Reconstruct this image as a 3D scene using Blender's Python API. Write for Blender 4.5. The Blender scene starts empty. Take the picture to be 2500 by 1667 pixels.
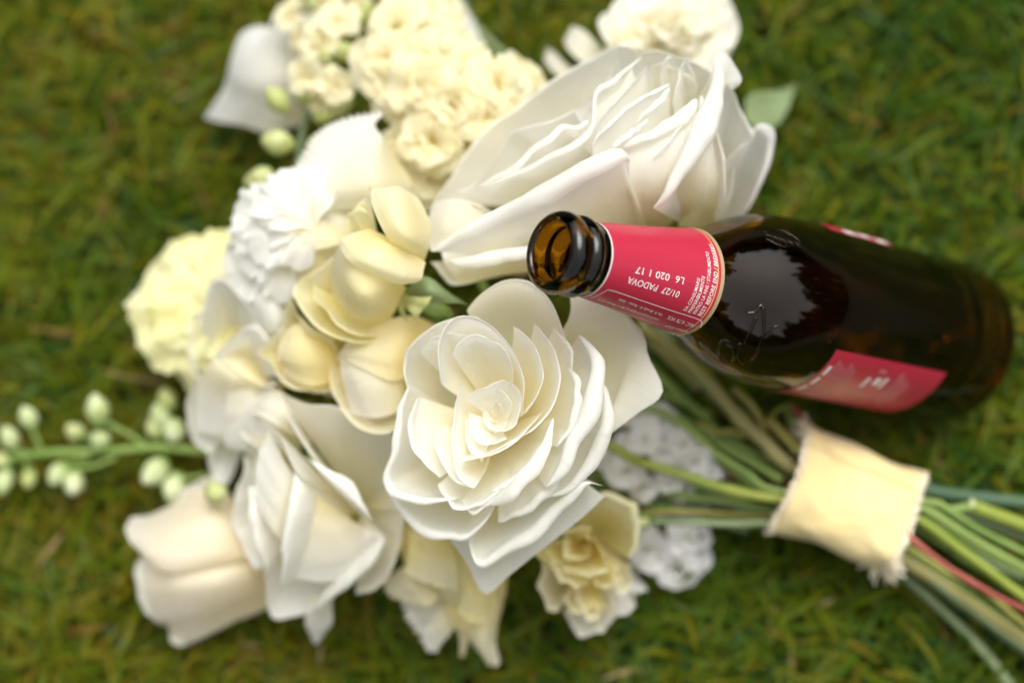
import bpy, math, random
import numpy as np
from mathutils import Vector, Matrix
random.seed(7)
RNG = np.random.default_rng(11)
SC = bpy.context.scene
COL = SC.collection
CM = 0.01
def nrm(v):
    v = np.asarray(v, float); return v / (np.linalg.norm(v) + 1e-12)

# ------------------------------------------------------------------ camera
LENS, CAM_D = 66.0, 0.745
VIEW = nrm([-math.tan(math.radians(4)), math.tan(math.radians(10)), -1.0])
CAM = -VIEW * CAM_D
CZ = -VIEW
CX = nrm(np.cross([0, 1, 0], CZ))
CY = np.cross(CZ, CX)
cd = bpy.data.cameras.new('camera'); cam = bpy.data.objects.new('camera', cd); COL.objects.link(cam)
cam.matrix_world = Matrix(((CX[0], CY[0], CZ[0], CAM[0]), (CX[1], CY[1], CZ[1], CAM[1]), (CX[2], CY[2], CZ[2], CAM[2]), (0, 0, 0, 1)))
cd.lens = LENS; cd.sensor_width = 36; cd.clip_start = 0.01; cd.clip_end = 200
cd.dof.use_dof = True; cd.dof.aperture_fstop = 3.0; cd.dof.focus_distance = 0.594; cd.dof.aperture_blades = 0
SC.camera = cam
FPX = LENS / 36 * 2500
# ------------------------------------------------------------------ sky, sun, exposure
SUN_EL, SUN_AZ = math.radians(62), math.radians(20)      # azimuth from +y towards +x
w = bpy.data.worlds.new('World'); SC.world = w; w.use_nodes = True
wn, wl = w.node_tree.nodes, w.node_tree.links
bg = wn['Background']; bg.inputs['Strength'].default_value = 0.15
sky = wn.new('ShaderNodeTexSky'); sky.sky_type = 'NISHITA'; sky.sun_disc = False
sky.sun_elevation = SUN_EL; sky.sun_rotation = SUN_AZ; sky.dust_density = 4; sky.ozone_density = 0.6
hs = wn.new('ShaderNodeHueSaturation'); hs.inputs['Saturation'].default_value = 0.05   # high even cloud takes the blue out
wl.new(sky.outputs[0], hs.inputs['Color']); wl.new(hs.outputs[0], bg.inputs['Color'])
sd = bpy.data.lights.new('sun', 'SUN'); sd.energy = 1.4; sd.angle = math.radians(45); sd.color = (1, 0.94, 0.84)
so = bpy.data.objects.new('sun', sd); COL.objects.link(so)
sdir = Vector((math.sin(SUN_AZ) * math.cos(SUN_EL), math.cos(SUN_AZ) * math.cos(SUN_EL), math.sin(SUN_EL)))
so.rotation_euler = sdir.to_track_quat('Z', 'Y').to_euler(); so.location = (0, 0, 3)
vs = SC.view_settings; vs.view_transform = 'Standard'; vs.look = 'None'; vs.gamma = 1; vs.use_curve_mapping = False
vs.exposure = 0.62
cy = SC.cycles; cy.max_bounces = 14; cy.transmission_bounces = 12; cy.diffuse_bounces = 8; cy.glossy_bounces = 5; cy.transparent_max_bounces = 8
cy.caustics_reflective = False; cy.caustics_refractive = False; cy.use_denoising = True

# ------------------------------------------------------------------ helpers
def P(u, v, z):
    """point at height z cm seen at photograph pixel (u, v) of 2500 x 1667, metres"""
    d = VIEW + CX * (u - 1250) / FPX - CY * (v - 833.5) / FPX
    t = (z * CM - CAM[2]) / d[2]
    return CAM + d * t
class Fr:
    def __init__(s, ox, oy, k, dz=0.0): s.o = (ox, oy, k); s.dz = dz
    def __call__(s, *pts):
        ox, oy, k = s.o
        r = [P(ox + p[0] / k, oy + p[1] / k, p[2] + s.dz) for p in pts]
        return np.array(r)
    def uv(s, x, y): return (s.o[0] + x / s.o[2], s.o[1] + y / s.o[2])
F1 = Fr(1040, 80, 2.614, .7); F2 = Fr(1380, 80, 3.267, .7); F3 = Fr(600, 420, 2.904, .6); F4 = Fr(440, 900, 2.24); F5 = Fr(660, 0, 3.135, .2)
F6 = Fr(340, 480, 2.178); FA = Fr(900, 650, 1.96, 1.4); FB = Fr(1000, 0, 2.613); FH = Fr(0, 850, 2.091); FP = Fr(900, 1150, 2.613, .8)
FS = Fr(1800, 950, 2.187, 1.2); FT = Fr(1450, 800, 3.484, 1.0); FL = Fr(1250, 480, 4.125); FK = Fr(300, 0, 2.94); F7 = Fr(1700, 500, 2.851)
F8 = Fr(1900, 840, 5.6); FG = Fr(0, 0, 1.0); F9 = Fr(1700, 0, 4.48)

def resample(pts, n):
    """Catmull-Rom through pts, n samples even in chord length"""
    p = np.asarray(pts, float)
    if len(p) == 1: return np.repeat(p, n, 0)
    L = np.r_[0, np.cumsum(np.linalg.norm(np.diff(p, axis=0), axis=1) + 1e-9)]
    q = np.vstack([2 * p[0] - p[1], p, 2 * p[-1] - p[-2]])
    out = []
    for x in np.linspace(0, L[-1], n):
        i = min(max(np.searchsorted(L, x, side='right') - 1, 0), len(p) - 2)
        t = (x - L[i]) / (L[i + 1] - L[i])
        a, b, c, d = q[i], q[i + 1], q[i + 2], q[i + 3]
        out.append(0.5 * (2 * b + (c - a) * t + (2 * a - 5 * b + 4 * c - d) * t * t + (3 * b - a - 3 * c + d) * t ** 3))
    return np.array(out)

WLOC = {}
def tag(o, label=None, cat=None, group=None, kind=None):
    for k, v in (('label', label), ('category', cat), ('group', group), ('kind', kind)):
        if v: o[k] = v
    return o
def thing(name, label, cat, loc, group=None):
    o = bpy.data.objects.new(name, None); COL.objects.link(o); o.location = Vector(loc); o.empty_display_size = 0.01
    WLOC[o] = np.array(loc, float)
    return tag(o, label, cat, group)
def mesh_obj(name, verts, faces, mat, parent=None, attrs=None, smooth=True, loc=None):
    verts = np.asarray(verts, float)
    base = WLOC[parent] if parent is not None else (np.zeros(3) if loc is None else np.array(loc, float))
    me = bpy.data.meshes.new(name); me.from_pydata((verts - base).tolist(), [], faces); me.materials.append(mat)
    if smooth: me.shade_smooth()
    for k, a in (attrs or {}).items():
        at = me.attributes.new(k, 'FLOAT', 'POINT'); at.data.foreach_set('value', np.asarray(a, np.float32).ravel())
    o = bpy.data.objects.new(name, me); COL.objects.link(o)
    if parent is not None: o.parent = parent; WLOC[o] = WLOC[parent]
    else: o.location = Vector(base); WLOC[o] = base
    return o
def grid_faces(nu, nv, closed_v=False):
    f = []
    for i in range(nu - 1):
        for j in range(nv if closed_v else nv - 1):
            k = (j + 1) % nv
            f.append((i * nv + j, i * nv + k, (i + 1) * nv + k, (i + 1) * nv + j))
    return f
def tube(path, rad, n=10, caps=True):
    """verts, faces of a tube along world points; rad scalar or list"""
    p = np.asarray(path, float); m = len(p)
    r = np.full(m, rad) if np.isscalar(rad) else np.interp(np.linspace(0, 1, m), np.linspace(0, 1, len(rad)), rad)
    T = np.gradient(p, axis=0); T /= np.linalg.norm(T, axis=1)[:, None] + 1e-12
    up = np.array([0.13, 0.21, 1.0]); V = []
    for i in range(m):
        a = nrm(np.cross(T[i], up)); b = np.cross(T[i], a)
        th = np.linspace(0, 2 * np.pi, n, endpoint=False)
        V.append(p[i] + r[i] * (np.cos(th)[:, None] * a + np.sin(th)[:, None] * b))
    V = np.concatenate(V); F = grid_faces(m, n, True)
    if caps: F += [tuple(range(n))[::-1], tuple(range((m - 1) * n, m * n))]
    return V, F
class Bag:
    """collects shapes into one mesh"""
    def __init__(s): s.v = []; s.f = []; s.n = 0; s.a = []
    def add(s, V, F, a=0.0):
        s.v.append(np.asarray(V)); s.f += [tuple(i + s.n for i in f) for f in F]; s.n += len(V)
        s.a.append(np.full(len(V), a) if np.isscalar(a) else np.asarray(a))
    def obj(s, name, mat, parent=None, smooth=True, loc=None):
        return mesh_obj(name, np.concatenate(s.v), s.f, mat, parent, {'along': np.concatenate(s.a)}, smooth, loc)

# ------------------------------------------------------------------ materials
def new_mat(name):
    m = bpy.data.materials.new(name); m.use_nodes = True
    return m, m.node_tree.nodes, m.node_tree.links, m.node_tree.nodes['Principled BSDF']
def attr(n, name):
    a = n.new('ShaderNodeAttribute'); a.attribute_name = name; return a
def petal_mat(name, rim, base, mid=0.45, transl=0.48, vein=0.3):
    """thin petal: colour runs from the claw (base) to the rim; diffuse + translucent"""
    m, n, l, b = new_mat(name); out = n['Material Output']
    a = attr(n, 'along'); c = attr(n, 'across')
    ramp = n.new('ShaderNodeValToRGB'); e = ramp.color_ramp.elements
    e[0].position = 0.05; e[0].color = (*base, 1); e[1].position = mid + 0.4; e[1].color = (*rim, 1)
    l.new(a.outputs['Fac'], ramp.inputs[0])
    cmb = n.new('ShaderNodeCombineXYZ'); mu = n.new('ShaderNodeMath'); mu.operation = 'MULTIPLY'; mu.inputs[1].default_value = 26
    mu2 = n.new('ShaderNodeMath'); mu2.operation = 'MULTIPLY'; mu2.inputs[1].default_value = 2.2
    l.new(c.outputs['Fac'], mu.inputs[0]); l.new(a.outputs['Fac'], mu2.inputs[0]); l.new(mu.outputs[0], cmb.inputs[0]); l.new(mu2.outputs[0], cmb.inputs[1])
    nz = n.new('ShaderNodeTexNoise'); nz.inputs['Scale'].default_value = 1.0; nz.inputs['Detail'].default_value = 3
    l.new(cmb.outputs[0], nz.inputs['Vector'])
    geo = n.new('ShaderNodeTexCoord'); nz2 = n.new('ShaderNodeTexNoise'); nz2.inputs['Scale'].default_value = 45; nz2.inputs['Detail'].default_value = 2
    l.new(geo.outputs['Object'], nz2.inputs['Vector'])
    hsv = n.new('ShaderNodeHueSaturation'); mr = n.new('ShaderNodeMapRange'); mr.inputs['From Min'].default_value = 0.3; mr.inputs['From Max'].default_value = 0.7
    mr.inputs['To Min'].default_value = 0.75; mr.inputs['To Max'].default_value = 1.25
    l.new(nz2.outputs['Fac'], mr.inputs['Value']); l.new(mr.outputs[0], hsv.inputs['Saturation']); l.new(ramp.outputs[0], hsv.inputs['Color'])
    bp = n.new('ShaderNodeBump'); bp.inputs['Strength'].default_value = vein; bp.inputs['Distance'].default_value = 0.0012; l.new(nz.outputs['Fac'], bp.inputs['Height'])
    l.new(hsv.outputs[0], b.inputs['Base Color']); b.inputs['Roughness'].default_value = 0.55; b.inputs['Specular IOR Level'].default_value = 0.25
    nz3 = n.new('ShaderNodeTexNoise'); nz3.inputs['Scale'].default_value = 140; nz3.inputs['Detail'].default_value = 4; l.new(geo.outputs['Object'], nz3.inputs['Vector'])
    bp2 = n.new('ShaderNodeBump'); bp2.inputs['Strength'].default_value = .35; bp2.inputs['Distance'].default_value = .0016; l.new(nz3.outputs['Fac'], bp2.inputs['Height']); l.new(bp.outputs[0], bp2.inputs['Normal'])
    l.new(bp2.outputs[0], b.inputs['Normal'])
    tr = n.new('ShaderNodeBsdfTranslucent'); l.new(hsv.outputs[0], tr.inputs['Color'])
    mx = n.new('ShaderNodeMixShader'); mx.inputs[0].default_value = transl
    l.new(b.outputs[0], mx.inputs[1]); l.new(tr.outputs[0], mx.inputs[2]); l.new(mx.outputs[0], out.inputs['Surface'])
    return m
def green_mat(name, c1, c2, rough=0.5, scale=45, transl=0.0, bump=0.35):
    m, n, l, b = new_mat(name)
    tc = n.new('ShaderNodeTexCoord'); nz = n.new('ShaderNodeTexNoise'); nz.inputs['Scale'].default_value = scale; nz.inputs['Detail'].default_value = 3
    l.new(tc.outputs['Object'], nz.inputs['Vector'])
    r = n.new('ShaderNodeValToRGB'); r.color_ramp.elements[0].position = .3; r.color_ramp.elements[1].position = .7
    r.color_ramp.elements[0].color = (*c1, 1); r.color_ramp.elements[1].color = (*c2, 1)
    l.new(nz.outputs['Fac'], r.inputs[0]); l.new(r.outputs[0], b.inputs['Base Color']); b.inputs['Roughness'].default_value = rough
    bp = n.new('ShaderNodeBump'); bp.inputs['Strength'].default_value = bump; bp.inputs['Distance'].default_value = 0.001; l.new(nz.outputs['Fac'], bp.inputs['Height']); l.new(bp.outputs[0], b.inputs['Normal'])
    if transl:
        tr = n.new('ShaderNodeBsdfTranslucent'); l.new(r.outputs[0], tr.inputs['Color']); mx = n.new('ShaderNodeMixShader'); mx.inputs[0].default_value = transl
        l.new(b.outputs[0], mx.inputs[1]); l.new(tr.outputs[0], mx.inputs[2]); l.new(mx.outputs[0], n['Material Output'].inputs['Surface'])
    return m
def plain(name, col, rough=0.5, spec=0.5):
    m, n, l, b = new_mat(name); b.inputs['Base Color'].default_value = (*col, 1); b.inputs['Roughness'].default_value = rough; b.inputs['Specular IOR Level'].default_value = spec
    return m
M = {}
M['white'] = petal_mat('white_petal', (.94, .935, .885), (.93, .85, .56))
M['ivory'] = petal_mat('ivory_petal', (.94, .92, .82), (.93, .86, .56))
M['cool'] = petal_mat('cool_white_petal', (.90, .90, .875), (.92, .88, .70))
M['cream'] = petal_mat('cream_petal', (.92, .87, .66), (.90, .76, .36))
M['butter'] = petal_mat('butter_petal', (.92, .87, .55), (.89, .75, .24))
M['bud'] = petal_mat('rosebud_petal', (.94, .91, .70), (.93, .82, .42), mid=0.5)
M['deep'] = petal_mat('deep_cream_petal', (.93, .88, .62), (.91, .79, .38))
M['lemon'] = petal_mat('lemon_petal', (.92, .90, .55), (.86, .78, .24))
M['peach'] = petal_mat('peach_petal', (.94, .90, .80), (.93, .81, .55), mid=0.6)
M['stock'] = petal_mat('stock_petal', (.94, .89, .63), (.90, .75, .28), mid=0.3)
M['snow'] = petal_mat('snow_petal', (.91, .90, .90), (.80, .82, .66), mid=0.2)
M['stem'] = green_mat('green_stem', (.13, .22, .04), (.24, .33, .08))
M['stem_bright'] = green_mat('bright_stem', (.19, .26, .025), (.28, .32, .05))
M['stem_olive'] = green_mat('olive_stem', (.19, .17, .05), (.30, .28, .10))
M['stem_blue'] = green_mat('blue_green_stem', (.05, .10, .05), (.08, .15, .08))
M['stem_grey'] = green_mat('grey_green_stem', (.13, .19, .08), (.22, .28, .14))
M['stem_yellow'] = green_mat('yellow_stem', (.28, .26, .05), (.36, .33, .09))
M['stem_red'] = green_mat('red_stem', (.27, .055, .04), (.36, .10, .07))
M['leaf'] = green_mat('leaf_green', (.18, .26, .11), (.30, .37, .19), .5, 30, .25)
M['sepal'] = green_mat('pale_sepal', (.45, .50, .16), (.62, .64, .30), .5, 40, .3)
M['budgreen'] = green_mat('bud_green', (.42, .48, .13), (.66, .69, .36), .5, 70, .25)
M['budpale'] = green_mat('pale_bud', (.40, .50, .18), (.72, .77, .50), .5, 110, .2)

# ------------------------------------------------------------------ petals
def wave(s, seed):
    r = np.random.default_rng(seed); y = np.zeros_like(s)
    for k in (1.3, 2.7, 4.9, 8.3): y += r.normal(0, 1) / k ** 0.85 * np.sin(2 * np.pi * (k * s * 0.7 + r.random()))
    return y * 0.5
SEED = [100]
def sheet(parent, rim, base, c=(1.0, 0.4), roll=0.0, ang=215, mat='white', ns=26, nt=13, wav=0.05, frill=0.0, frq=18, a0=0.0, name='petal', outd=None, label=None):
    """petal surface lofted from base points to rim points (world); lip rolled back with radius roll cm"""
    SEED[0] += 1; sd = SEED[0]; r_ = np.random.default_rng(sd)
    if roll and roll < .18: roll, ang = roll * 2.0, 62
    elif roll and roll < .33 and ang == 215: roll, ang = roll * 1.15, 140
    R = resample(rim, ns); B = resample(base, ns); s = np.linspace(0, 1, ns)
    D = R - B; H = D * np.array([1, 1, 0]); Z = D * np.array([0, 0, 1])
    C = B + H * c[0] + Z * c[1]
    O = H / (np.linalg.norm(H, axis=1)[:, None] + 1e-9)
    if outd is not None: O = np.tile(nrm(outd), (ns, 1))
    ts = np.linspace(0, 1, nt) ** 0.9
    rows, al = [], []
    tang = R - C + D * 0.05; tang /= np.linalg.norm(tang, axis=1)[:, None] + 1e-9
    O2 = O - np.array([0, 0, 0.7]); O2 = O2 - tang * np.sum(O2 * tang, 1)[:, None]; O2 /= np.linalg.norm(O2, axis=1)[:, None] + 1e-9
    wv = wave(s, sd); wv2 = wave(s, sd + 5000)
    R = R + tang * ((wave(s * 1.6, sd + 800) * .07 + wave(s * 5, sd + 801) * .018) * CM)[:, None]
    fr = np.sin(frq * 2 * np.pi * s + 2 * wv2) * (0.6 + 0.4 * np.sin(7 * s * np.pi + sd))
    for t in ts:
        p = (1 - t) ** 2 * B + 2 * t * (1 - t) * C + t * t * R
        amp = wav * CM * (t ** 1.5) * 4 * t * (1.3 - t) + 0
        p = p + O2 * (wv * amp + (0.5 * wave(s * 1.7 + t, sd + 9) * wav * CM * t))[:, None]
        if frill: p = p + (O2 * (fr * frill * CM * t ** 4)[:, None]) + tang * (np.abs(fr) ** 2 * frill * 0.5 * CM * t ** 6)[:, None]
        rows.append(p); al.append(np.full(ns, a0 + (1 - a0) * t))
    if roll:
        w_ = (np.clip(np.sin(np.pi * s), 0, 1) ** 0.7) * np.clip(.95 + 0.28 * wv + .15 * wv2, .3, 1.5) * roll * CM; crk = wave(s * 4, sd + 31) * .02 * CM
        for k in range(1, 9):
            th = math.radians(ang) * k / 8 * (1 + 0.1 * wv2)
            rr = w_ * (1 - 0.25 * k / 8)
            rows.append(rows[nt - 1] + tang * (rr * np.sin(th) + crk * math.sin(k))[:, None] + O2 * (rr * (1 - np.cos(th)))[:, None]); al.append(np.ones(ns))
    V = np.array(rows); n = len(rows)
    return mesh_obj(name, V.reshape(-1, 3), grid_faces(n, ns), M[mat], parent, {'along': np.array(al), 'across': np.tile(s + sd * 0.37 % 1, (n, 1))})
def patch(parent, rows, mat='white', nu=16, nv=22, wav=0.04, name='petal', tip_roll=0.0, frill=0.0, frq=14, mat_dir='u'):
    """petal through rows of world points, first row = claw, last row = rim"""
    SEED[0] += 1; sd = SEED[0]
    G = np.array([resample(r, nv) for r in rows])
    S = np.array([resample(G[:, j], nu) for j in range(nv)]).transpose(1, 0, 2)
    du = np.gradient(S, axis=0); dv = np.gradient(S, axis=1); N = np.cross(du, dv); N /= np.linalg.norm(N, axis=2)[..., None] + 1e-12
    s = np.linspace(0, 1, nv); t = np.linspace(0, 1, nu)[:, None]
    d = wav * CM * t * wave(s + 0 * t, sd) + 0.5 * wav * CM * wave(1.5 * t + 0 * s, sd + 77)
    if frill: d = d + frill * CM * t ** 8 * np.sin(frq * 2 * np.pi * s + 3 * wave(s, sd + 3))
    S = S + N * d[..., None]
    return mesh_obj(name, S.reshape(-1, 3), grid_faces(nu, nv), M[mat], parent, {'along': np.repeat(t, nv, 1), 'across': np.tile(s + sd * .37 % 1, (nu, 1))})
def fan(L, A, cup=0.2, curl=0.2, ruffle=0.0, frq=5, serr=0.0, seed=0, claw=0.12, nu=9, nv=17, notch=0.0):
    """petal in its own frame: y from claw to tip, z the inner face; lengths in cm"""
    r = np.random.default_rng(seed); t = np.linspace(0, 1, nu)[:, None]; s = np.linspace(-1, 1, nv)[None, :]
    ph = r.random() * 6; al = np.radians(A) * s * (claw + (1 - claw) * np.minimum(1, t * 1.6))
    ln = L * (1 - 0.16 * np.abs(s) ** 3 - notch * np.exp(-(s / .25) ** 2)) * (1 + 0.05 * wave(s * .5, seed + 1)) * (1 + serr * np.sign(np.sin(23 * s + ph)) * (0.5 + 0.5 * np.sin(7 * s + ph)) * t ** 3)
    rho = ln * t
    x = rho * np.sin(al); y = rho * np.cos(al)
    z = L * (cup * (s ** 2) * t * 0.8 + cup * np.sin(np.pi * t * .5) * .5 - curl * t ** 3) + ruffle * L * t ** 2 * np.sin(frq * s * 1.9 + ph) * (0.4 + .6 * np.abs(s)) + 0 * s
    V = np.stack([x, y, z], 2).reshape(-1, 3) * CM
    return V, grid_faces(nu, nv), {'along': np.repeat(t, nv, 1), 'across': np.tile(s * .5 + ph, (nu, 1))}
def frame_of(axis, spin=0.0):
    a = nrm(axis); x = nrm(np.cross([0.3, 1, 0.2], a)); y = np.cross(a, x)
    return np.array([x * math.cos(spin) + y * math.sin(spin), -x * math.sin(spin) + y * math.cos(spin), a])
def place_fan(V, fr3, centre, az, el, twist=0.0):
    """petal local -> world: azimuth az round the flower axis, angle el away from the axis"""
    x, y, a = fr3
    rad = x * math.cos(az) + y * math.sin(az)
    D = a * math.cos(el) + rad * math.sin(el); N = a * math.sin(el) - rad * math.cos(el); X = np.cross(D, N)
    if twist: X, N = X * math.cos(twist) + N * math.sin(twist), N * math.cos(twist) - X * math.sin(twist)
    return np.asarray(centre) + V[:, :1] * X + V[:, 1:2] * D + V[:, 2:] * N
def bloom(parent, centre, axis, rings, mat, seed=0, name='petal'):
    """rings: (count, length cm, half-angle, el deg, kwargs)"""
    fr3 = frame_of(axis, seed * 0.7); r = np.random.default_rng(seed)
    for k, (cnt, L, A, el, kw) in enumerate(rings):
        kw = dict(kw); off = kw.pop('off', 0.0); mt = kw.pop('mat', mat)
        for i in range(cnt):
            V, F, at = fan(L * (1 + .08 * r.normal()), A, seed=int(r.integers(1e6)), **kw)
            Wd = place_fan(V, fr3, np.asarray(centre) + fr3[2] * off * CM, 2 * np.pi * (i + .45 * k + .12 * r.normal()) / cnt, math.radians(el + 5 * r.normal()), .15 * r.normal())
            mesh_obj(name, Wd, F, M[mt], parent, at)
def stem_part(parent, pts, dia, mat, name='stem', n=40, node=None):
    p = resample(pts, n); r = np.full(n, dia * CM / 2) * (1 + .05 * wave(np.linspace(0, 1, n), int(dia * 1000)))
    for k in (node or []): r *= 1 + 0.35 * np.exp(-((np.linspace(0, 1, n) - k) / .012) ** 2)
    V, F = tube(p, r, 10)
    return mesh_obj(name, V, F, M[mat], parent)

# ------------------------------------------------------------------ ground and lawn
def soil_mat():
    m, n, l, b = new_mat('mossy_soil')
    tc = n.new('ShaderNodeTexCoord'); nz = n.new('ShaderNodeTexNoise'); nz.inputs['Scale'].default_value = 55; nz.inputs['Detail'].default_value = 6
    l.new(tc.outputs['Object'], nz.inputs['Vector']); r = n.new('ShaderNodeValToRGB')
    for p_, c_ in ((.3, (.012, .016, .003)), (.5, (.026, .034, .004)), (.7, (.045, .042, .007))):
        e = r.color_ramp.elements.new(p_); e.color = (*c_, 1)
    r.color_ramp.elements.remove(r.color_ramp.elements[0]); r.color_ramp.elements.remove(r.color_ramp.elements[-1])
    l.new(nz.outputs['Fac'], r.inputs[0]); l.new(r.outputs[0], b.inputs['Base Color']); b.inputs['Roughness'].default_value = .95
    bp = n.new('ShaderNodeBump'); bp.inputs['Distance'].default_value = .01; l.new(nz.outputs['Fac'], bp.inputs['Height']); l.new(bp.outputs[0], b.inputs['Normal'])
    return m
g = mesh_obj('ground', [(-120, -120, 0), (120, -120, 0), (120, 120, 0), (-120, 120, 0)], [(0, 1, 2, 3)], soil_mat(), smooth=False); tag(g, kind='structure')

def blade_mat(name, stops, rough=.5, transl=.25):
    m, n, l, b = new_mat(name); a = attr(n, 'tone'); t = attr(n, 'along')
    r = n.new('ShaderNodeValToRGB'); els = r.color_ramp.elements
    els[0].position, els[0].color = stops[0][0], (*stops[0][1], 1); els[1].position, els[1].color = stops[-1][0], (*stops[-1][1], 1)
    for p_, c_ in stops[1:-1]: e = els.new(p_); e.color = (*c_, 1)
    l.new(a.outputs['Fac'], r.inputs[0])
    l.new(r.outputs[0], b.inputs['Base Color']); b.inputs['Roughness'].default_value = rough; b.inputs['Specular IOR Level'].default_value = .18
    tr = n.new('ShaderNodeBsdfTranslucent'); l.new(r.outputs[0], tr.inputs['Color']); mx = n.new('ShaderNodeMixShader'); mx.inputs[0].default_value = transl
    l.new(b.outputs[0], mx.inputs[1]); l.new(tr.outputs[0], mx.inputs[2]); l.new(mx.outputs[0], n['Material Output'].inputs['Surface'])
    return m
GRASS = [(0, (.022, .066, .012)), (.2, (.046, .100, .005)), (.42, (.096, .134, .004)), (.62, (.155, .154, .005)), (.8, (.18, .135, .010)), (.92, (.21, .11, .025)), (1, (.40, .31, .15))]
def lowfreq(x, y, k, seed):
    r = np.random.default_rng(seed); z = np.zeros_like(x)
    for _ in range(7):
        a = r.random() * 6.28; f = k * (0.6 + r.random()); z += np.sin(f * (x * math.cos(a) + y * math.sin(a)) + r.random() * 6.28)
    return z / 3.7
def blades(name, n, ext, lenr, widr, hgt, seed, tone_fn, mat, flat=0.75, nseg=4):
    r = np.random.default_rng(seed)
    x = r.uniform(ext[0], ext[1], n); y = r.uniform(ext[2], ext[3], n)
    L = r.uniform(*lenr, n) * CM; W = r.uniform(*widr, n) * CM; az = r.uniform(0, 2 * np.pi, n) + .6 * lowfreq(x, y, 40, seed + 1)
    lean = np.clip(r.normal(flat, .25, n), .1, 1.35); bend = r.normal(.5, .5, n); side = r.normal(0, .5, n)
    t = np.linspace(0, 1, nseg + 1)
    P0 = np.stack([x, y, r.uniform(0, hgt * CM, n)], 1); pos = P0.copy(); rows = []
    for k, tk in enumerate(t):
        th = lean + bend * tk; a = az + side * tk
        d = np.stack([np.sin(th) * np.cos(a), np.sin(th) * np.sin(a), np.cos(th)], 1)
        if k: pos = pos + d * (L / nseg)[:, None]
        pos[:, 2] = np.maximum(pos[:, 2], .002 + .004 * ((x * 997) % 1))
        wv = W * (1 - tk) ** .6 * .5 * (0.6 + 0.8 * min(1, tk * 3)) + .0001
        sx = np.stack([-np.sin(a), np.cos(a), .25 * np.sin(5 * a)], 1)
        rows.append((pos - sx * wv[:, None], pos + sx * wv[:, None]))
    V = np.stack([np.stack(q, 1) for q in rows], 1).reshape(-1, 3)          # n, seg+1, 2
    base = (np.arange(n) * (nseg + 1) * 2)[:, None]
    q = np.concatenate([np.stack([base[:, 0] + 2 * k, base[:, 0] + 2 * k + 1, base[:, 0] + 2 * k + 3, base[:, 0] + 2 * k + 2], 1)[:, None] for k in range(nseg)], 1).reshape(-1, 4)
    me = bpy.data.meshes.new(name); me.vertices.add(len(V)); me.vertices.foreach_set('co', V.astype(np.float32).ravel())
    me.loops.add(q.size); me.loops.foreach_set('vertex_index', q.astype(np.int32).ravel()); me.polygons.add(len(q))
    me.polygons.foreach_set('loop_start', np.arange(0, q.size, 4, dtype=np.int32)); me.update(calc_edges=True); me.shade_smooth()
    tone = np.clip(tone_fn(x, y, r), 0, 1)
    at = me.attributes.new('tone', 'FLOAT', 'POINT'); at.data.foreach_set('value', np.repeat(tone, (nseg + 1) * 2).astype(np.float32))
    at = me.attributes.new('along', 'FLOAT', 'POINT'); at.data.foreach_set('value', np.tile(np.repeat(t, 2), n).astype(np.float32))
    me.materials.append(mat); o = bpy.data.objects.new(name, me); COL.objects.link(o)
    return o
def tone_green(x, y, r): return .42 + .09 * lowfreq(x, y, 45, 5) + .07 * lowfreq(x, y, 200, 6) - .40 * x + .15 * r.normal(size=x.size) * (1 + .5 * (r.random(x.size) > .8))
gm = blade_mat('grass_blade', GRASS)
g1 = blades('grass', 26000, (-.30, .30, -.24, .24), (1.3, 3.8), (.10, .27), 1.0, 1, tone_green, gm, .9)
tag(g1, 'short mossy green lawn under the bouquet and bottle', 'grass', kind='stuff')
g2 = blades('grass', 34000, (-.80, .80, -.70, .70), (1.6, 3.8), (.18, .36), .5, 2, tone_green, gm, .85)
tag(g2, 'short lawn grass spreading out around the bouquet', 'grass', kind='stuff')
g3 = blades('dry_grass', 420, (-.32, .32, -.25, .25), (1.2, 3.0), (.14, .28), 1.3, 3, lambda x, y, r: .86 + .14 * r.random(x.size), gm, 1.25)
tag(g3, 'brown and straw coloured dead blades caught in the lawn', 'dry grass', kind='stuff')
def clover():
    b = Bag(); r = np.random.default_rng(4)
    for i in range(110):
        c = np.array([r.uniform(-.3, .3), r.uniform(-.24, .24), r.uniform(.006, .013)]); a0 = r.random() * 6
        k = r.uniform(.25, .42) * CM; th = np.linspace(0, 2 * np.pi, 9)[:-1]
        tl = r.normal(0, .3, 2)
        for j in range(3):
            a = a0 + j * 2.094; o = c + np.array([math.cos(a), math.sin(a), 0]) * k
            v = np.stack([o[0] + k * .9 * np.cos(th), o[1] + k * .9 * np.sin(th), np.full(8, c[2])], 1)
            v[:, 2] += (v[:, 0] - c[0]) * tl[0] + (v[:, 1] - c[1]) * tl[1]
            b.add(v, [tuple(range(8))], r.uniform(0, 1))
    o = b.obj('clover', green_mat('clover_leaf', (.012, .042, .008), (.024, .062, .012), .8, 120, .2), smooth=False)
    tag(o, 'small round blue-green clover leaves scattered in the lawn', 'clover', kind='stuff')
clover()

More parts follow.
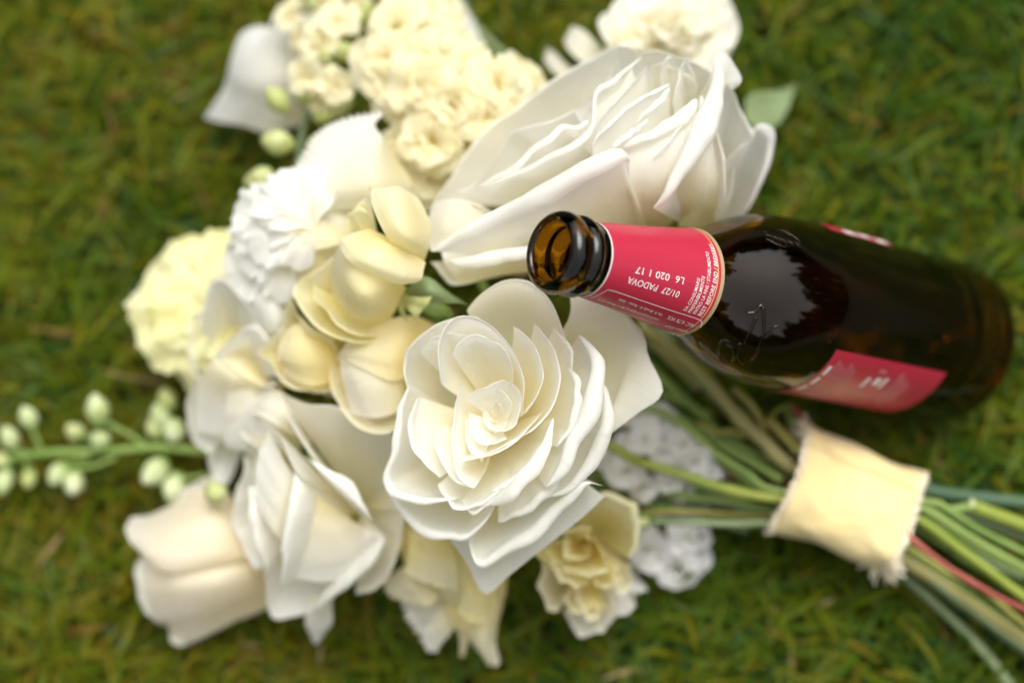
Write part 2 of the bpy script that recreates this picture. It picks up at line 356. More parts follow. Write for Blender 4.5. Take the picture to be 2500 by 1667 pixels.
# far trees all round the lawn: they stand in the bottle's reflections
def woodland():
    r = np.random.default_rng(9); n = 9000
    a = r.uniform(0, 2 * np.pi, n); rad = r.uniform(11, 16, n)
    top = 4.0 + 1.0 * np.sin(3 * a + 1) + .8 * np.sin(7 * a) + .7 * np.sin(17 * a + 2) + .5 * np.sin(41 * a)
    z = top * r.random(n) ** .8
    c = np.stack([rad * np.cos(a), rad * np.sin(a), z], 1); s = r.uniform(.35, .9, n)
    U = r.normal(size=(n, 3)); U /= np.linalg.norm(U, axis=1)[:, None]; W_ = np.cross(U, r.normal(size=(n, 3))); W_ /= np.linalg.norm(W_, axis=1)[:, None]
    V = np.stack([c - U * s[:, None], c + W_ * s[:, None] * .6, c + U * s[:, None], c - W_ * s[:, None] * .6], 1).reshape(-1, 3)
    V[:, 2] = np.maximum(V[:, 2], .05)
    F = [tuple(range(4 * i, 4 * i + 4)) for i in range(n)]
    o = mesh_obj('woodland', V, F, green_mat('woodland_leaf', (.02, .04, .01), (.06, .09, .02), .7, 2), smooth=False)
    tag(o, 'dark trees standing round the lawn, mirrored in the bottle', 'woodland', kind='stuff')
woodland()

# ------------------------------------------------------------------ bottle
def solve_bottle(mu, bu, zb, L):
    B = P(*bu, zb); lo, hi = 8.0, 30.0
    for _ in range(60):
        z = (lo + hi) / 2
        if np.linalg.norm(P(*mu, z) - B) < L * CM: lo = z
        else: hi = z
    return P(*mu, z), B, z
BM, BB, zmouth = solve_bottle((1342, 612), (2347, 841), 2.6, 20.7)
AX = nrm(BM - BB)                                   # base -> mouth
E1 = nrm((CAM - BM) - AX * np.dot(CAM - BM, AX))    # towards the camera
E2 = np.cross(AX, E1)
if np.dot(E2, CY) > 0: E2 = -E2                     # E2 points down in the picture
PROF = [(0.0, 1.0), (.02, 1.11), (.10, 1.22), (.22, 1.285), (.38, 1.31), (.52, 1.285), (.64, 1.20), (.71, 1.13), (.79, 1.17), (.9, 1.275), (1.02, 1.30), (1.14, 1.275), (1.24, 1.20), (1.32, 1.17),
        (1.6, 1.185), (3.4, 1.39), (5.3, 1.66), (5.9, 1.76), (6.5, 1.92), (7.2, 2.21), (8.0, 2.55), (8.9, 2.79), (10.0, 2.92), (11.2, 2.97), (15, 2.97), (19.3, 2.97), (19.9, 2.9), (20.25, 2.72), (20.5, 2.4)]
PL = np.array(PROF); _fine = resample(np.c_[PL, np.zeros(len(PL))], 160)
def rad_at(l): return np.interp(l, _fine[:, 0], _fine[:, 1])
def bpos(l, phi, off=0.0):
    """point on the bottle skin; l cm from the mouth, phi from the camera side downwards in the picture"""
    l = np.asarray(l, float); phi = np.asarray(phi, float); r = (rad_at(l) + off) * CM
    return BM - AX * (l * CM)[..., None] + E1 * (r * np.cos(phi))[..., None] + E2 * (r * np.sin(phi))[..., None]
def bhit(u, v):
    """(l, phi) where the view ray of pixel (u, v) meets the bottle"""
    d = VIEW + CX * (u - 1250) / FPX - CY * (v - 833.5) / FPX; d = nrm(d)
    t0 = np.dot(BM - CAM, d) - .12
    best = (1e9, 0, 0)
    for t in np.arange(t0, t0 + .32, .0002):
        q = CAM + d * t - BM; l = -np.dot(q, AX) / CM
        if l < 0 or l > 20.5: continue
        x, y = np.dot(q, E1), np.dot(q, E2); dr = math.hypot(x, y) / CM - rad_at(l)
        if dr < best[0]: best = (dr, l, math.atan2(y, x))
        if dr <= 0: break
    return best[1], best[2]
def revolve(prof, n=112):
    th = np.linspace(0, 2 * np.pi, n, endpoint=False); V = []
    for l, r in prof: V.append(BM - AX * l * CM + (np.cos(th)[:, None] * E1 + np.sin(th)[:, None] * E2) * r * CM)
    return np.concatenate(V), grid_faces(len(prof), n, True)
def glass_mat():
    m, n, l, b = new_mat('amber_glass'); b.inputs['Base Color'].default_value = (.28, .115, .0045, 1); b.inputs['Transmission Weight'].default_value = 1
    b.inputs['Roughness'].default_value = .015; b.inputs['IOR'].default_value = 1.5
    return m
M['glass'] = glass_mat()
def paper_mat(name, col, rough=.38):
    m, n, l, b = new_mat(name); b.inputs['Roughness'].default_value = rough; b.inputs['Specular IOR Level'].default_value = .6
    tc = n.new('ShaderNodeTexCoord'); nz = n.new('ShaderNodeTexNoise'); nz.inputs['Scale'].default_value = 900; nz.inputs['Detail'].default_value = 2
    l.new(tc.outputs['Object'], nz.inputs['Vector']); hv = n.new('ShaderNodeHueSaturation'); hv.inputs['Color'].default_value = (*col, 1)
    mr = n.new('ShaderNodeMapRange'); mr.inputs['To Min'].default_value = .9; mr.inputs['To Max'].default_value = 1.1; l.new(nz.outputs['Fac'], mr.inputs['Value']); l.new(mr.outputs[0], hv.inputs['Value']); l.new(hv.outputs[0], b.inputs['Base Color'])
    bp = n.new('ShaderNodeBump'); bp.inputs['Strength'].default_value = .15; bp.inputs['Distance'].default_value = .0003; l.new(nz.outputs['Fac'], bp.inputs['Height']); l.new(bp.outputs[0], b.inputs['Normal'])
    return m
M['red'] = paper_mat('red_label_paper', (.45, .020, .052)); M['print'] = plain('white_print', (.82, .74, .72), .5); M['pinkprint'] = plain('pale_pink_print', (.55, .16, .18), .5)
M['tan'] = paper_mat('gold_label_edge', (.38, .30, .16), .35); M['gold'] = plain('gold_hairline', (.75, .42, .12), .4)
bottle = thing('beer_bottle', 'open empty dark brown glass beer bottle with red neck label resting on the bouquet', 'bottle', BB)
inner = [(20.0, 0.02), (19.9, 1.6), (19.6, 2.4), (19.0, 2.66), (15, 2.67), (11.2, 2.67), (10.0, 2.62), (8.9, 2.48), (8.0, 2.23), (7.2, 1.88), (6.5, 1.55), (5.9, 1.36), (5.3, 1.27), (3.4, 1.03), (2.0, .90), (1.4, .81), (1.1, .78), (.9, .79), (.6, .86), (.35, .89), (.15, .90), (.03, .93)]
outer = [tuple(q[:2]) for q in _fine] + [(20.45, 2.1), (20.25, 1.6), (20.15, .8), (20.12, .02)]
V, F = revolve(inner + outer); nb = 112; k = len(inner) + len(outer)
F += [tuple(range(nb)), tuple(range((k - 1) * nb, k * nb))[::-1]]
body = mesh_obj('glass_body', V, F, M['glass'], bottle)
def skin(name, parent, mat, l0, l1, p0, p1, off=.018, nl=14, npn=60, shear=0.0, edge=None):
    """a piece of the bottle skin lifted off by off cm, with its own thickness at the rim"""
    ls = np.linspace(0, 1, nl); ph = np.linspace(0, 1, npn); V = []
    for a in ls:
        for b_ in ph: V.append(bpos(np.array(l0 + (l1 - l0) * a + (shear * (b_ - .5)) + (edge(a, b_) if edge else 0)), np.array(p0 + (p1 - p0) * b_), off))
    V = np.array(V); return mesh_obj(name, V, grid_faces(nl, npn), mat, parent)
L0 = bhit(*FL.uv(1000, 560))[0]; L1 = bhit(*FL.uv(2110, 800))[0]; TP = 2 * np.pi
neck = skin('neck_label', bottle, M['red'], L0 + .05, L1 - .02, 0, TP, .016)
skin('label_border', neck, M['tan'], L1 - .02, L1 + .11, 0, TP, .016, 4)
skin('label_border', neck, M['print'], L0, L0 + .05, 0, TP, .018, 3)
skin('label_border', neck, M['gold'], L1 - .16, L1 - .125, 0, TP, .022, 2)
def flat_text(txt, bold=.012):
    c = bpy.data.curves.new('print', 'FONT'); c.body = txt; c.size = 1; c.offset = bold; c.resolution_u = 3; c.space_character = 1.03
    o = bpy.data.objects.new('print', c); me = bpy.data.meshes.new_from_object(o); bpy.data.objects.remove(o); bpy.data.curves.remove(c)
    v = np.array([q.co[:] for q in me.vertices]); f = [tuple(p.vertices) for p in me.polygons]; bpy.data.meshes.remove(me)
    return v, f
def lettering(txt, S, E, h, parent, mat='print', bold=.012, name='lettering', off=.030):
    v, f = flat_text(txt, bold); x0, x1 = v[:, 0].min(), v[:, 0].max()
    (la, pa), (lb, pb) = bhit(*S), bhit(*E); rm = rad_at((la + lb) / 2)
    d = np.array([lb - la, -(pb - pa) * rm]); ln = np.linalg.norm(d); d /= ln; up = np.array([-d[1], d[0]])
    X = (v[:, 0] - x0) / (x1 - x0) * ln; Y = (v[:, 1] - .34) / .69 * h
    l = la + X * d[0] + Y * up[0]; ph = pa - (X * d[1] + Y * up[1]) / rad_at(l)
    return mesh_obj(name, bpos(l, ph, off), f, M[mat], parent, smooth=False)
T_ = FL.uv
for txt, S, E, h, mt, bd in (
    ('01/27  PADOVA', (1678, 985), (1160, 835), .21, 'print', .006), ('L6  020 1 17', (1722, 848), (1240, 735), .21, 'print', .006),
    ('BEST BEFORE END / BREWERY', (1878, 1190), (1992, 482), .15, 'print', .012), ('ENTRO LA FINE / STABILIMENTO', (1828, 1172), (1955, 560), .125, 'print', .008),
    ('PREFERIBILMENTE', (1778, 1158), (1922, 800), .125, 'print', .008), ('DA CONSUMARSI', (1732, 1140), (1872, 822), .125, 'print', .008),
    ('Via R. Birolli, 8 - Roma - Italia', (1512, 1185), (1070, 1030), .12, 'print', .006), ('and bottled in Italy by Birra Peroni S.r.l.', (1470, 1232), (870, 1022), .12, 'print', .006),
    ('Prodotta e confezionata da / Brewed', (1415, 1262), (858, 1062), .12, 'print', .006),
    ('ALC. 4.7% VOL', (1835, 1300), (1560, 1205), .17, 'print', .014), ('BIRRA-BEER', (1765, 1350), (1540, 1288), .13, 'print', .012), ('330ml e', (1700, 1398), (1440, 1305), .26, 'print', .02)):
    lettering(txt, T_(*S), T_(*E), h, neck, mt, bd)
def line_on(pts, wd, parent, mat, off=.026, n=60, name='printed_line'):
    q = resample(np.array([(*bhit(*p), 0) for p in pts]), n); V = []
    for i in range(n):
        d = q[min(i + 1, n - 1)] - q[max(i - 1, 0)]; r = rad_at(q[i, 0]); t = np.array([d[0], d[1] * r]); t /= np.linalg.norm(t) + 1e-9
        for s_ in (-1, 1): V.append(bpos(np.array(q[i, 0] - s_ * wd * t[1]), np.array(q[i, 1] + s_ * wd * t[0] / r), off))
    return mesh_obj(name, np.array(V), [(2 * i, 2 * i + 1, 2 * i + 3, 2 * i + 2) for i in range(n - 1)], M[mat], parent)
line_on([T_(790, 1010), T_(930, 950), T_(1000, 940), T_(1300, 1040), T_(1600, 1140), T_(1860, 1222), T_(1908, 1262), T_(1895, 1310)], .014, neck, 'print')
# the two body labels
a_ = [bhit(*F7.uv(*q)) for q in ((965, 1022), (1750, 1150), (880, 1150))]
lo_, hi_ = a_[0][0], a_[1][0]; p_lo = (a_[0][1] + a_[1][1]) / 2
sh = lambda a, b_: 0
back = skin('back_label', bottle, M['red'], lo_, hi_, p_lo, p_lo + 1.45, .016, 16, 30, 0.0)
back['label'] = 'red back label low on the bottle side'
def bar(l, ph, dl, dp, parent, mat='pinkprint', name='printed_line', off=.026):
    return skin(name, parent, M[mat], l, l + dl, ph, ph + dp, off, 3, 5)
rr = np.random.default_rng(3)
for i in range(6):                                     # blocks of print too soft to read
    for j in range(2): bar(lo_ + .45 + i * .2, p_lo + .13 + j * .36 + .04 * (i % 3), .09, .27 + .05 * rr.random(), back)
for j in range(3): bar(lo_ + .17, p_lo + .22 + j * .2, .17, .15, back, 'print')
for i in range(3): bar(lo_ + 2.35 + i * .42, p_lo + .27 - .02 * i, .16 if i != 1 else .28, .17 if i != 1 else .12, back, 'print')
bar(lo_ + 2.6, p_lo + .13, .35, .05, back)
bar(lo_ + 2.1, p_lo + .55, 1.3, .05, back)
for i in range(4): bar(lo_ + 3.75 + i * .24, p_lo + .12 + .05 * i, .13, .5, back)
f_ = [bhit(*F7.uv(*q)) for q in ((1010, 215), (1480, 415))]
fl0, fl1 = f_[0][0], f_[1][0]
front = skin('front_label', bottle, M['red'], fl0 - .3, fl1, -1.22 - 1.2, -1.22, .016, 14, 30)
front['label'] = 'red front label seen edge-on along the far side'
for i in range(3): bar(fl0 + .55 + i * .85, -1.36 - .03 * (i % 2), .6, .12, front, 'print')
# raised glass marks on the shoulder
def emboss(pts, wd=.05):
    q = resample(np.array([(*bhit(*p), 0) for p in pts]), 40)
    V, F = tube(bpos(q[:, 0], q[:, 1], .0), wd * CM, 8); return V, F
eb = Bag()
for pts in ([(355, 755), (400, 745), (440, 705), (465, 700)], [(460, 705), (470, 800), (465, 900), (430, 1000), (370, 1080)], [(475, 925), (510, 880), (545, 848), (570, 845)],
            [(415, 785), (385, 850), (370, 885), (335, 960)], [(180, 940), (150, 990), (160, 1060), (215, 1100)], [(185, 935), (225, 950)], [(210, 970), (260, 1010), (250, 1080)], [(300, 960), (290, 1040), (320, 1100)]):
    eb.add(*emboss([F7.uv(*p) for p in pts], .06))
eb.obj('embossed_script', M['glass'], bottle)
eb = Bag()
for i in range(5):
    eb.add(*emboss([F7.uv(485 + 44 * i, 205 + 14 * i), F7.uv(520 + 44 * i, 225 + 12 * i), F7.uv(545 + 42 * i, 270 + 6 * i)], .02))
eb.add(*emboss([F7.uv(475, 190), F7.uv(580, 175), F7.uv(700, 240), F7.uv(720, 275)], .02)); eb.add(*emboss([F7.uv(485, 240), F7.uv(600, 290), F7.uv(700, 285)], .02))
eb.obj('embossed_crest', M['glass'], bottle)

# ------------------------------------------------------------------ ribbon round the stems
RL, RR = FS((282, 474, 3.3))[0], FS((872, 712, 2.9))[0]
RA = nrm(RR - RL); RS = nrm(np.cross([0, 0, 1], RA)); RU = np.cross(RA, RS)      # RS points up the picture
def ribbon_mat():
    m, n, l, b = new_mat('cream_ribbon'); b.inputs['Roughness'].default_value = .75
    tc = n.new('ShaderNodeTexCoord'); nz = n.new('ShaderNodeTexNoise'); nz.inputs['Scale'].default_value = 70; nz.inputs['Detail'].default_value = 4
    wv_ = n.new('ShaderNodeTexNoise'); wv_.inputs['Scale'].default_value = 1400
    l.new(tc.outputs['Object'], nz.inputs['Vector']); l.new(tc.outputs['Object'], wv_.inputs['Vector'])
    r = n.new('ShaderNodeValToRGB'); r.color_ramp.elements[0].position = .3; r.color_ramp.elements[1].position = .7
    r.color_ramp.elements[0].color = (.76, .60, .27, 1); r.color_ramp.elements[1].color = (.82, .68, .35, 1)
    l.new(nz.outputs['Fac'], r.inputs[0]); l.new(r.outputs[0], b.inputs['Base Color'])
    bp = n.new('ShaderNodeBump'); bp.inputs['Strength'].default_value = .3; bp.inputs['Distance'].default_value = .0005; l.new(wv_.outputs['Fac'], bp.inputs['Height']); l.new(bp.outputs[0], b.inputs['Normal'])
    b.inputs['Sheen Weight'].default_value = .3
    bp2 = n.new('ShaderNodeBump'); bp2.inputs['Strength'].default_value = .5; bp2.inputs['Distance'].default_value = .004; l.new(nz.outputs['Fac'], bp2.inputs['Height']); l.new(bp.outputs[0], bp2.inputs['Normal']); l.new(bp2.outputs[0], b.inputs['Normal'])
    return m
M['ribbon'] = ribbon_mat(); M['fray'] = plain('frayed_thread', (.84, .76, .58), .9, .1)
rib = thing('ribbon', 'cream silk ribbon with frayed edges wrapped round the bunch of stems', 'ribbon', (RL + RR) / 2)
def ribbon_pt(a, th, off=0.0):
    wd = (2.03 - .10 * math.sin(math.pi * a) - .12 * a + .07 * math.sin(9 * a + 3 * th)) + off
    ht = (1.6 - .15 * math.sin(math.pi * a) + .06 * math.sin(5 * a + 2 * th) + .05 * math.sin(11 * a - 4 * th) + .04 * math.sin(17 * a + 9 * th)) + off
    c = RL + (RR - RL) * a
    cs, sn = math.cos(th), math.sin(th)
    k = .82
    return c + (RS * wd * np.sign(sn) * abs(sn) ** k + RU * ht * np.sign(cs) * abs(cs) ** k) * CM + RA * .05 * math.sin(4 * th + 2) * CM
na, nt_ = 18, 72
mesh_obj('ribbon_band', np.array([ribbon_pt(a, t) for a in np.linspace(0, 1, na) for t in np.linspace(0, 2 * np.pi, nt_, endpoint=False)]), grid_faces(na, nt_, True), M['ribbon'], rib)
# overlapping outer turn whose end lies on top
mesh_obj('ribbon_end', np.array([ribbon_pt(a, t, .05 + .03 * (t - .2)) for a in np.linspace(.0, 1.0, na) for t in np.linspace(.55, 2.9, 30)]), grid_faces(na, 30), M['ribbon'], rib)
def fray(a_end, sgn):
    r = np.random.default_rng(17 + int(sgn)); b = Bag(); n = 420
    for i in range(n):
        th = 2 * np.pi * i / n + r.normal(0, .02); p0 = ribbon_pt(a_end - sgn * .02, th, .02); top = max(0, math.cos(th))
        big = 1 + 1.6 * math.exp(-((math.sin(th) + (1 if sgn > 0 else -1) * .93) / .2) ** 2)
        L = r.uniform(.08, .24) * CM * big
        d = RA * sgn + r.normal(0, .35, 3) + RU * .2; q = p0 + nrm(d) * L; q2 = q + nrm(d + r.normal(0, .8, 3)) * L * .5
        b.add(*tube(np.array([p0, (p0 + q) / 2 + r.normal(0, .02, 3) * CM, q, q2]), r.uniform(.016, .032) * CM, 4))
    V = [ribbon_pt(a_end + sgn * x * (1 + .3 * math.sin(37 * t) + .2 * math.sin(91 * t)), t, .03 + .05 * x * 10 * math.sin(23 * t + 2)) for x in (-.012, .01, .03) for t in np.linspace(0, 2 * np.pi, 160, endpoint=False)]
    b.add(np.array(V), grid_faces(3, 160, True))
    return b.obj('frayed_edge', M['fray'], rib)
fray(0.0, -1); fray(1.0, 1)
# knotted tuft at the lower right corner
b_ = Bag(); r_ = np.random.default_rng(5); c0 = FS((745, 935, 2.6))[0]
for i in range(60):
    p0 = c0 + r_.normal(0, .12, 3) * CM + np.array([.001, .002, 0]); q = p0 + np.array([r_.normal(.05, .25), r_.normal(-.35, .2), r_.normal(0, .15)]) * CM
    b_.add(*tube(np.array([p0, (p0 + q) / 2 + r_.normal(0, .03, 3) * CM, q]), r_.uniform(.02, .04) * CM, 4))
b_.obj('frayed_corner', M['fray'], rib)

# ------------------------------------------------------------------ flowers
GROUP_R, GROUP_O = 'roses of the bouquet', 'smaller flowers of the bouquet'
def inside(*pts): return list(pts)
MID = FS((585, 600, 3.0))[0]                    # middle of the ribbon
def through(left, off, right):
    """stem path: points left of the ribbon, one inside it, points right of it"""
    return np.vstack([left, MID + RS * off[0] * CM + RU * off[1] * CM, right])

# ---- A: the large open white rose in the middle
A = thing('rose', 'large open white rose in the middle, its petal swirl facing up below the bottle neck', 'rose', FA((600, 760, 5.5))[0], GROUP_R)
ab = FA((590, 780, 8.0)); ab2 = FA((620, 740, 9.6))
patch(A, [FA((850, 420, 9.6), (960, 500, 9.4), (1000, 600, 9.4), (1000, 700, 9.2)), FA((960, 240, 11), (1120, 340, 10.3), (1180, 540, 10), (1110, 730, 10)),
          FA((960, 90, 11.2), (1180, 170, 10.9), (1270, 420, 10.5), (1130, 790, 10.2)), FA((1000, 40, 11), (1290, 285, 10.6), (1340, 430, 10.5), (1408, 602, 10.5), (1290, 700, 10.2), (1138, 815, 10))], 'ivory', wav=.05)
sheet(A, FA((470, 210, 11.2), (540, 140, 11.6), (640, 82, 11.8), (760, 90, 11.9), (860, 180, 12), (930, 330, 12), (955, 480, 11.8)), ab, (1.0, .35), .12, mat='ivory')
sheet(A, FA((530, 250, 11.9), (420, 265, 12.0), (300, 310, 11.8), (220, 380, 11.6), (180, 470, 11.2), (190, 600, 11)), ab, (1.0, .35), .16, mat='white')
sheet(A, FA((195, 560, 11.2), (165, 700, 11), (150, 860, 10.8), (105, 1020, 10.4), (180, 1080, 10.8), (300, 1105, 11), (430, 1110, 11.2)), ab, (.95, .4), .22, mat='white')
sheet(A, FA((110, 1050, 9.8), (130, 1130, 9.6), (280, 1235, 9.8), (390, 1270, 10), (478, 1275, 10.2), (600, 1150, 10.8)), ab, (.9, .4), .22, mat='white', wav=.1)
patch(A, [FA((420, 1080, 8.6), (600, 1100, 8.6), (820, 1040, 8.8), (960, 960, 9)), FA((390, 1200, 8.8), (560, 1300, 8.8), (780, 1220, 9), (1060, 1050, 9.4)),
          FA((360, 1270, 8.6), (470, 1415, 8.2), (555, 1566, 7.8), (670, 1480, 8), (800, 1375, 8.4), (1000, 1220, 9), (1128, 1100, 9.3))], 'white', wav=.05)
sheet(A, FA((470, 1285, 9.8), (525, 1400, 9.7), (640, 1340, 9.9), (800, 1220, 10.3), (920, 1100, 10.7), (1020, 1030, 11), (1125, 1050, 10.8)), ab, (.9, .4), .30, mat='white', wav=.09)
sheet(A, FA((445, 1130, 11), (500, 1190, 11), (600, 1110, 11.4), (700, 980, 11.9), (800, 870, 12.1), (880, 720, 12.2)), ab2, (.95, .4), .30, mat='white', wav=.09)
sheet(A, FA((1070, 520, 11.6), (1115, 600, 11.6), (1105, 740, 11.5), (1040, 900, 11.2), (960, 1040, 11), (850, 1110, 10.9)), ab2, (1.0, .35), .30, mat='white', wav=.08)
sheet(A, FA((1000, 330, 12), (1060, 420, 12.4), (1050, 560, 12.5), (990, 740, 12.4), (920, 900, 12.2), (850, 1060, 11.8)), ab2, (1.0, .35), .40, mat='white', wav=.1)
sheet(A, FA((790, 270, 12.2), (870, 380, 12.6), (905, 500, 12.7), (885, 640, 12.6), (800, 760, 12.4), (690, 830, 12.2), (560, 900, 12)), ab2, (1.0, .35), .12, mat='white', wav=.05)
sheet(A, FA((690, 290, 12.5), (780, 370, 12.8), (832, 500, 12.9), (810, 600, 12.9), (740, 690, 12.7)), ab2, (1.0, .35), .10, mat='white')
sheet(A, FA((350, 560, 12), (340, 400, 12.3), (390, 285, 12.6), (500, 255, 12.8), (620, 320, 13), (700, 420, 13), (740, 530, 13), (735, 690, 12.8)), ab2, (1.0, .3), .10, mat='white', ns=32)
sheet(A, FA((440, 560, 11.8), (410, 700, 11.6), (410, 850, 11.6), (430, 980, 11.7), (500, 1060, 11.8), (550, 990, 12)), ab2, (.9, .4), .06, mat='white')
sheet(A, FA((430, 935, 11.8), (540, 915, 12.2), (640, 870, 12.4), (740, 790, 12.6), (835, 690, 12.6)), ab2, (.9, .4), .08, mat='white')
for q in ([(470, 640, 11.6), (540, 590, 11.9), (620, 560, 12.1), (690, 560, 12)], [(680, 540, 12.1), (725, 640, 12.2), (690, 760, 12.1), (600, 800, 11.9)],
          [(480, 700, 11.4), (500, 800, 11.4), (570, 850, 11.6), (660, 820, 11.8)], [(560, 640, 11.4), (620, 600, 11.6), (680, 640, 11.7), (670, 720, 11.5)],
          [(550, 680, 11.1), (560, 750, 11.2), (620, 780, 11.4), (670, 740, 11.5)], [(580, 690, 11.0), (610, 660, 11.1), (650, 690, 11.2)], [(590, 700, 10.8), (600, 735, 10.8), (630, 730, 10.9)],
          [(470, 730, 11.2), (460, 800, 11), (510, 880, 11.2), (540, 930, 11.5)]):
    sheet(A, FA(*q), FA((610, 740, 10.6)), (.8, .4), .06, a0=.45, mat='white', ns=16, nt=9, wav=.08)
for q, rl in (([(250, 420, 11.5), (300, 360, 12), (390, 330, 12.2), (480, 340, 12.3)], .1), ([(240, 620, 11.2), (230, 780, 11.2), (250, 920, 11.2), (330, 1020, 11.3)], .14), ([(330, 1040, 11.2), (420, 1140, 11.1), (560, 1110, 11.3), (680, 1010, 11.6)], .16),
              ([(620, 1230, 10.4), (760, 1130, 10.8), (880, 1000, 11.2), (940, 880, 11.6)], .2), ([(960, 480, 12), (985, 600, 12.2), (960, 740, 12.2), (900, 860, 12)], .2), ([(880, 300, 11.9), (950, 400, 12.2), (975, 520, 12.2)], .14), ([(330, 760, 11.5), (340, 900, 11.5), (420, 1020, 11.6), (480, 1060, 11.7)], .08),
              ([(400, 420, 12.2), (470, 350, 12.5), (570, 350, 12.7), (660, 420, 12.8), (690, 520, 12.7)], .08), ([(880, 770, 12.1), (800, 900, 11.9), (690, 1010, 11.7), (580, 1080, 11.4)], .18)):
    sheet(A, FA(*q), ab2, (.95, .4), rl, mat='white', ns=22, wav=.1)
stem_part(A, through(FA((650, 800, 6), (1000, 790, 5.2), (1140, 850, 5.0), (1260, 920, 4.9)).tolist() + FT((320, 1120, 4.8), (700, 1230, 4.6), (1060, 1350, 4.5), (1470, 1440, 4.4)).tolist(), (-.2, .7), FS((920, 670, 3.6), (1200, 860, 3.2), (1531, 1110, 2.6), (1900, 1400, 1.6))), .36, 'stem_bright', node=(.38, .62))

# ---- B: the large white rose behind the bottle
B = thing('rose', 'biggest white rose, behind the bottle neck, with long rolled petal edges', 'rose', P(1680, 600, 3), GROUP_R)
bb = np.array([P(1630, 590, 8.6)]); bbr = np.array([P(1720, 590, 6.5)]); bbl = np.array([P(1480, 610, 8)]); bm = np.array([P(1560, 500, 8.5)])
sheet(B, FB((165, 1285, 10), (330, 1060, 10.2), (500, 860, 10.5), (760, 660, 10.6), (1000, 490, 10.7), (1150, 380, 10.6), (1300, 295, 10.5), (1430, 310, 10.6), (1530, 430, 10.9)), bm, (.85, .1), .1, mat='white', ns=34, wav=.12)
sheet(B, np.vstack([F1((180, 1020, 10.6), (330, 960, 10.9), (460, 800, 11.1), (560, 645, 11.3), (690, 600, 11.4), (860, 540, 11.5), (1090, 400, 11.6)), F2((420, 200, 11.6))]), bm, (.8, .2), 0.16, mat='white', ns=34, wav=.1, outd=(.5,-.9,0))
sheet(B, F1((325, 970, 11.2), (480, 905, 11.5), (640, 775, 11.8), (760, 670, 12), (870, 595, 12.1), (960, 600, 12.2), (1090, 480, 12.1)), bm, (.8, .25), 0.2, mat='white', wav=.12, outd=(.5,-.9,0))
sheet(B, np.vstack([F1((350, 1000, 11.7), (500, 930, 12), (640, 860, 12.2), (800, 770, 12.4), (930, 690, 12.5), (1050, 590, 12.5)), F2((250, 470, 12.5), (370, 380, 12.4), (500, 270, 12.2), (610, 185, 12))]), bm, (.8, .3), 0.18, mat='white', ns=32, wav=.1, outd=(.5,-.9,0))
sheet(B, F2((130, 870, 12.6), (230, 760, 12.7), (330, 640, 12.7), (450, 500, 12.7), (560, 390, 12.6), (650, 270, 12.4), (700, 300, 12.3)), bb, (.7, .4), 0.16, mat='white', wav=.08, outd=(.5,-.9,0))
sheet(B, F2((220, 950, 12.8), (240, 860, 12.9), (320, 770, 13), (460, 640, 13.1), (560, 570, 13), (680, 500, 12.9), (815, 400, 12.6)), bb, (.55, .6), 0.3, ang=120, mat='white', wav=.1, outd=(.5,-.9,0))
sheet(B, F2((760, 340, 12.2), (790, 240, 12.1), (850, 220, 12), (870, 330, 12)), bb, (.7, .4), .06, mat='white')
sheet(B, F2((850, 560, 12.6), (880, 420, 12.5), (920, 290, 12.2), (960, 260, 12), (1045, 385, 11.9)), bbr, (.6, .5), 0.16, mat='white', outd=(.9,-.3,0))
sheet(B, F2((440, 930, 13), (520, 880, 13.2), (640, 830, 13.2), (760, 740, 13.1), (900, 640, 12.9), (1025, 535, 12.6)), bb, (.5, .6), 0.34, ang=190, mat='white', wav=.08, outd=(.5,-.9,0))
sheet(B, FB((160, 1290, 11), (260, 1250, 11.2), (420, 1310, 11.6), (560, 1360, 11.9)), bbl, (.8, .3), .16, mat='white')
sheet(B, np.vstack([F1((28, 1395, 11.8), (180, 1300, 12.1), (320, 1215, 12.4), (600, 1080, 12.8), (850, 950, 13.2), (1050, 830, 13.5), (1180, 775, 13.5)), F2((440, 990, 13.4), (515, 1165, 13.1))]), np.array([P(1330, 650, 9.4), P(1500, 610, 9.6), P(1590, 600, 9.6)]), (.45, .75), .56, ang=200, mat='white', ns=36, wav=.06, outd=(.45, -.9, 0))
patch(B, [F2((560, 1560, 9.2), (740, 1560, 9.6), (880, 1500, 10), (1000, 1450, 10.2)), F2((500, 1350, 11.6), (700, 1300, 12), (860, 1200, 12.3), (980, 1080, 12.4)), F2((470, 1150, 12.6), (680, 1060, 12.8), (900, 900, 12.9), (1050, 760, 12.7)), F2((450, 950, 12.9), (640, 850, 13), (900, 680, 12.8), (1030, 560, 12.5))], 'white', nu=20, wav=.08)
patch(B, [FG((1122, 694, 10.6), (1230, 672, 10.6), (1350, 664, 10.4)), FG((1085, 640, 11.2), (1210, 630, 11.4), (1340, 630, 11.4)), FG((1075, 590, 11.2), (1200, 570, 11.6), (1340, 570, 11.8))], 'white', wav=.06)
patch(B, [F2((900, 1550, 9.6), (1050, 1550, 9.6), (1200, 1520, 9)), F2((980, 1150, 11.6), (1130, 1200, 11.4), (1260, 1250, 10.6)), F2((1080, 760, 12.2), (1200, 900, 11.6), (1250, 1000, 11))], 'ivory', wav=.08)
sheet(B, F1((150, 1440, 11.6), (300, 1420, 11.8), (480, 1390, 12), (660, 1370, 12.1), (860, 1340, 11.8)), bbl, (.5, .7), 0.36, mat='white', wav=.07, outd=(.3,-.95,0))
sheet(B, FG((1050, 640, 10.6), (1120, 690, 10.6), (1230, 668, 10.9), (1350, 640, 11)), bbl, (.6, .5), .15, mat='ivory')
sheet(B, F1((500, 1320, 11.9), (600, 1280, 12.1), (700, 1260, 12.2)), bbl, (.6, .6), .1, mat='white')
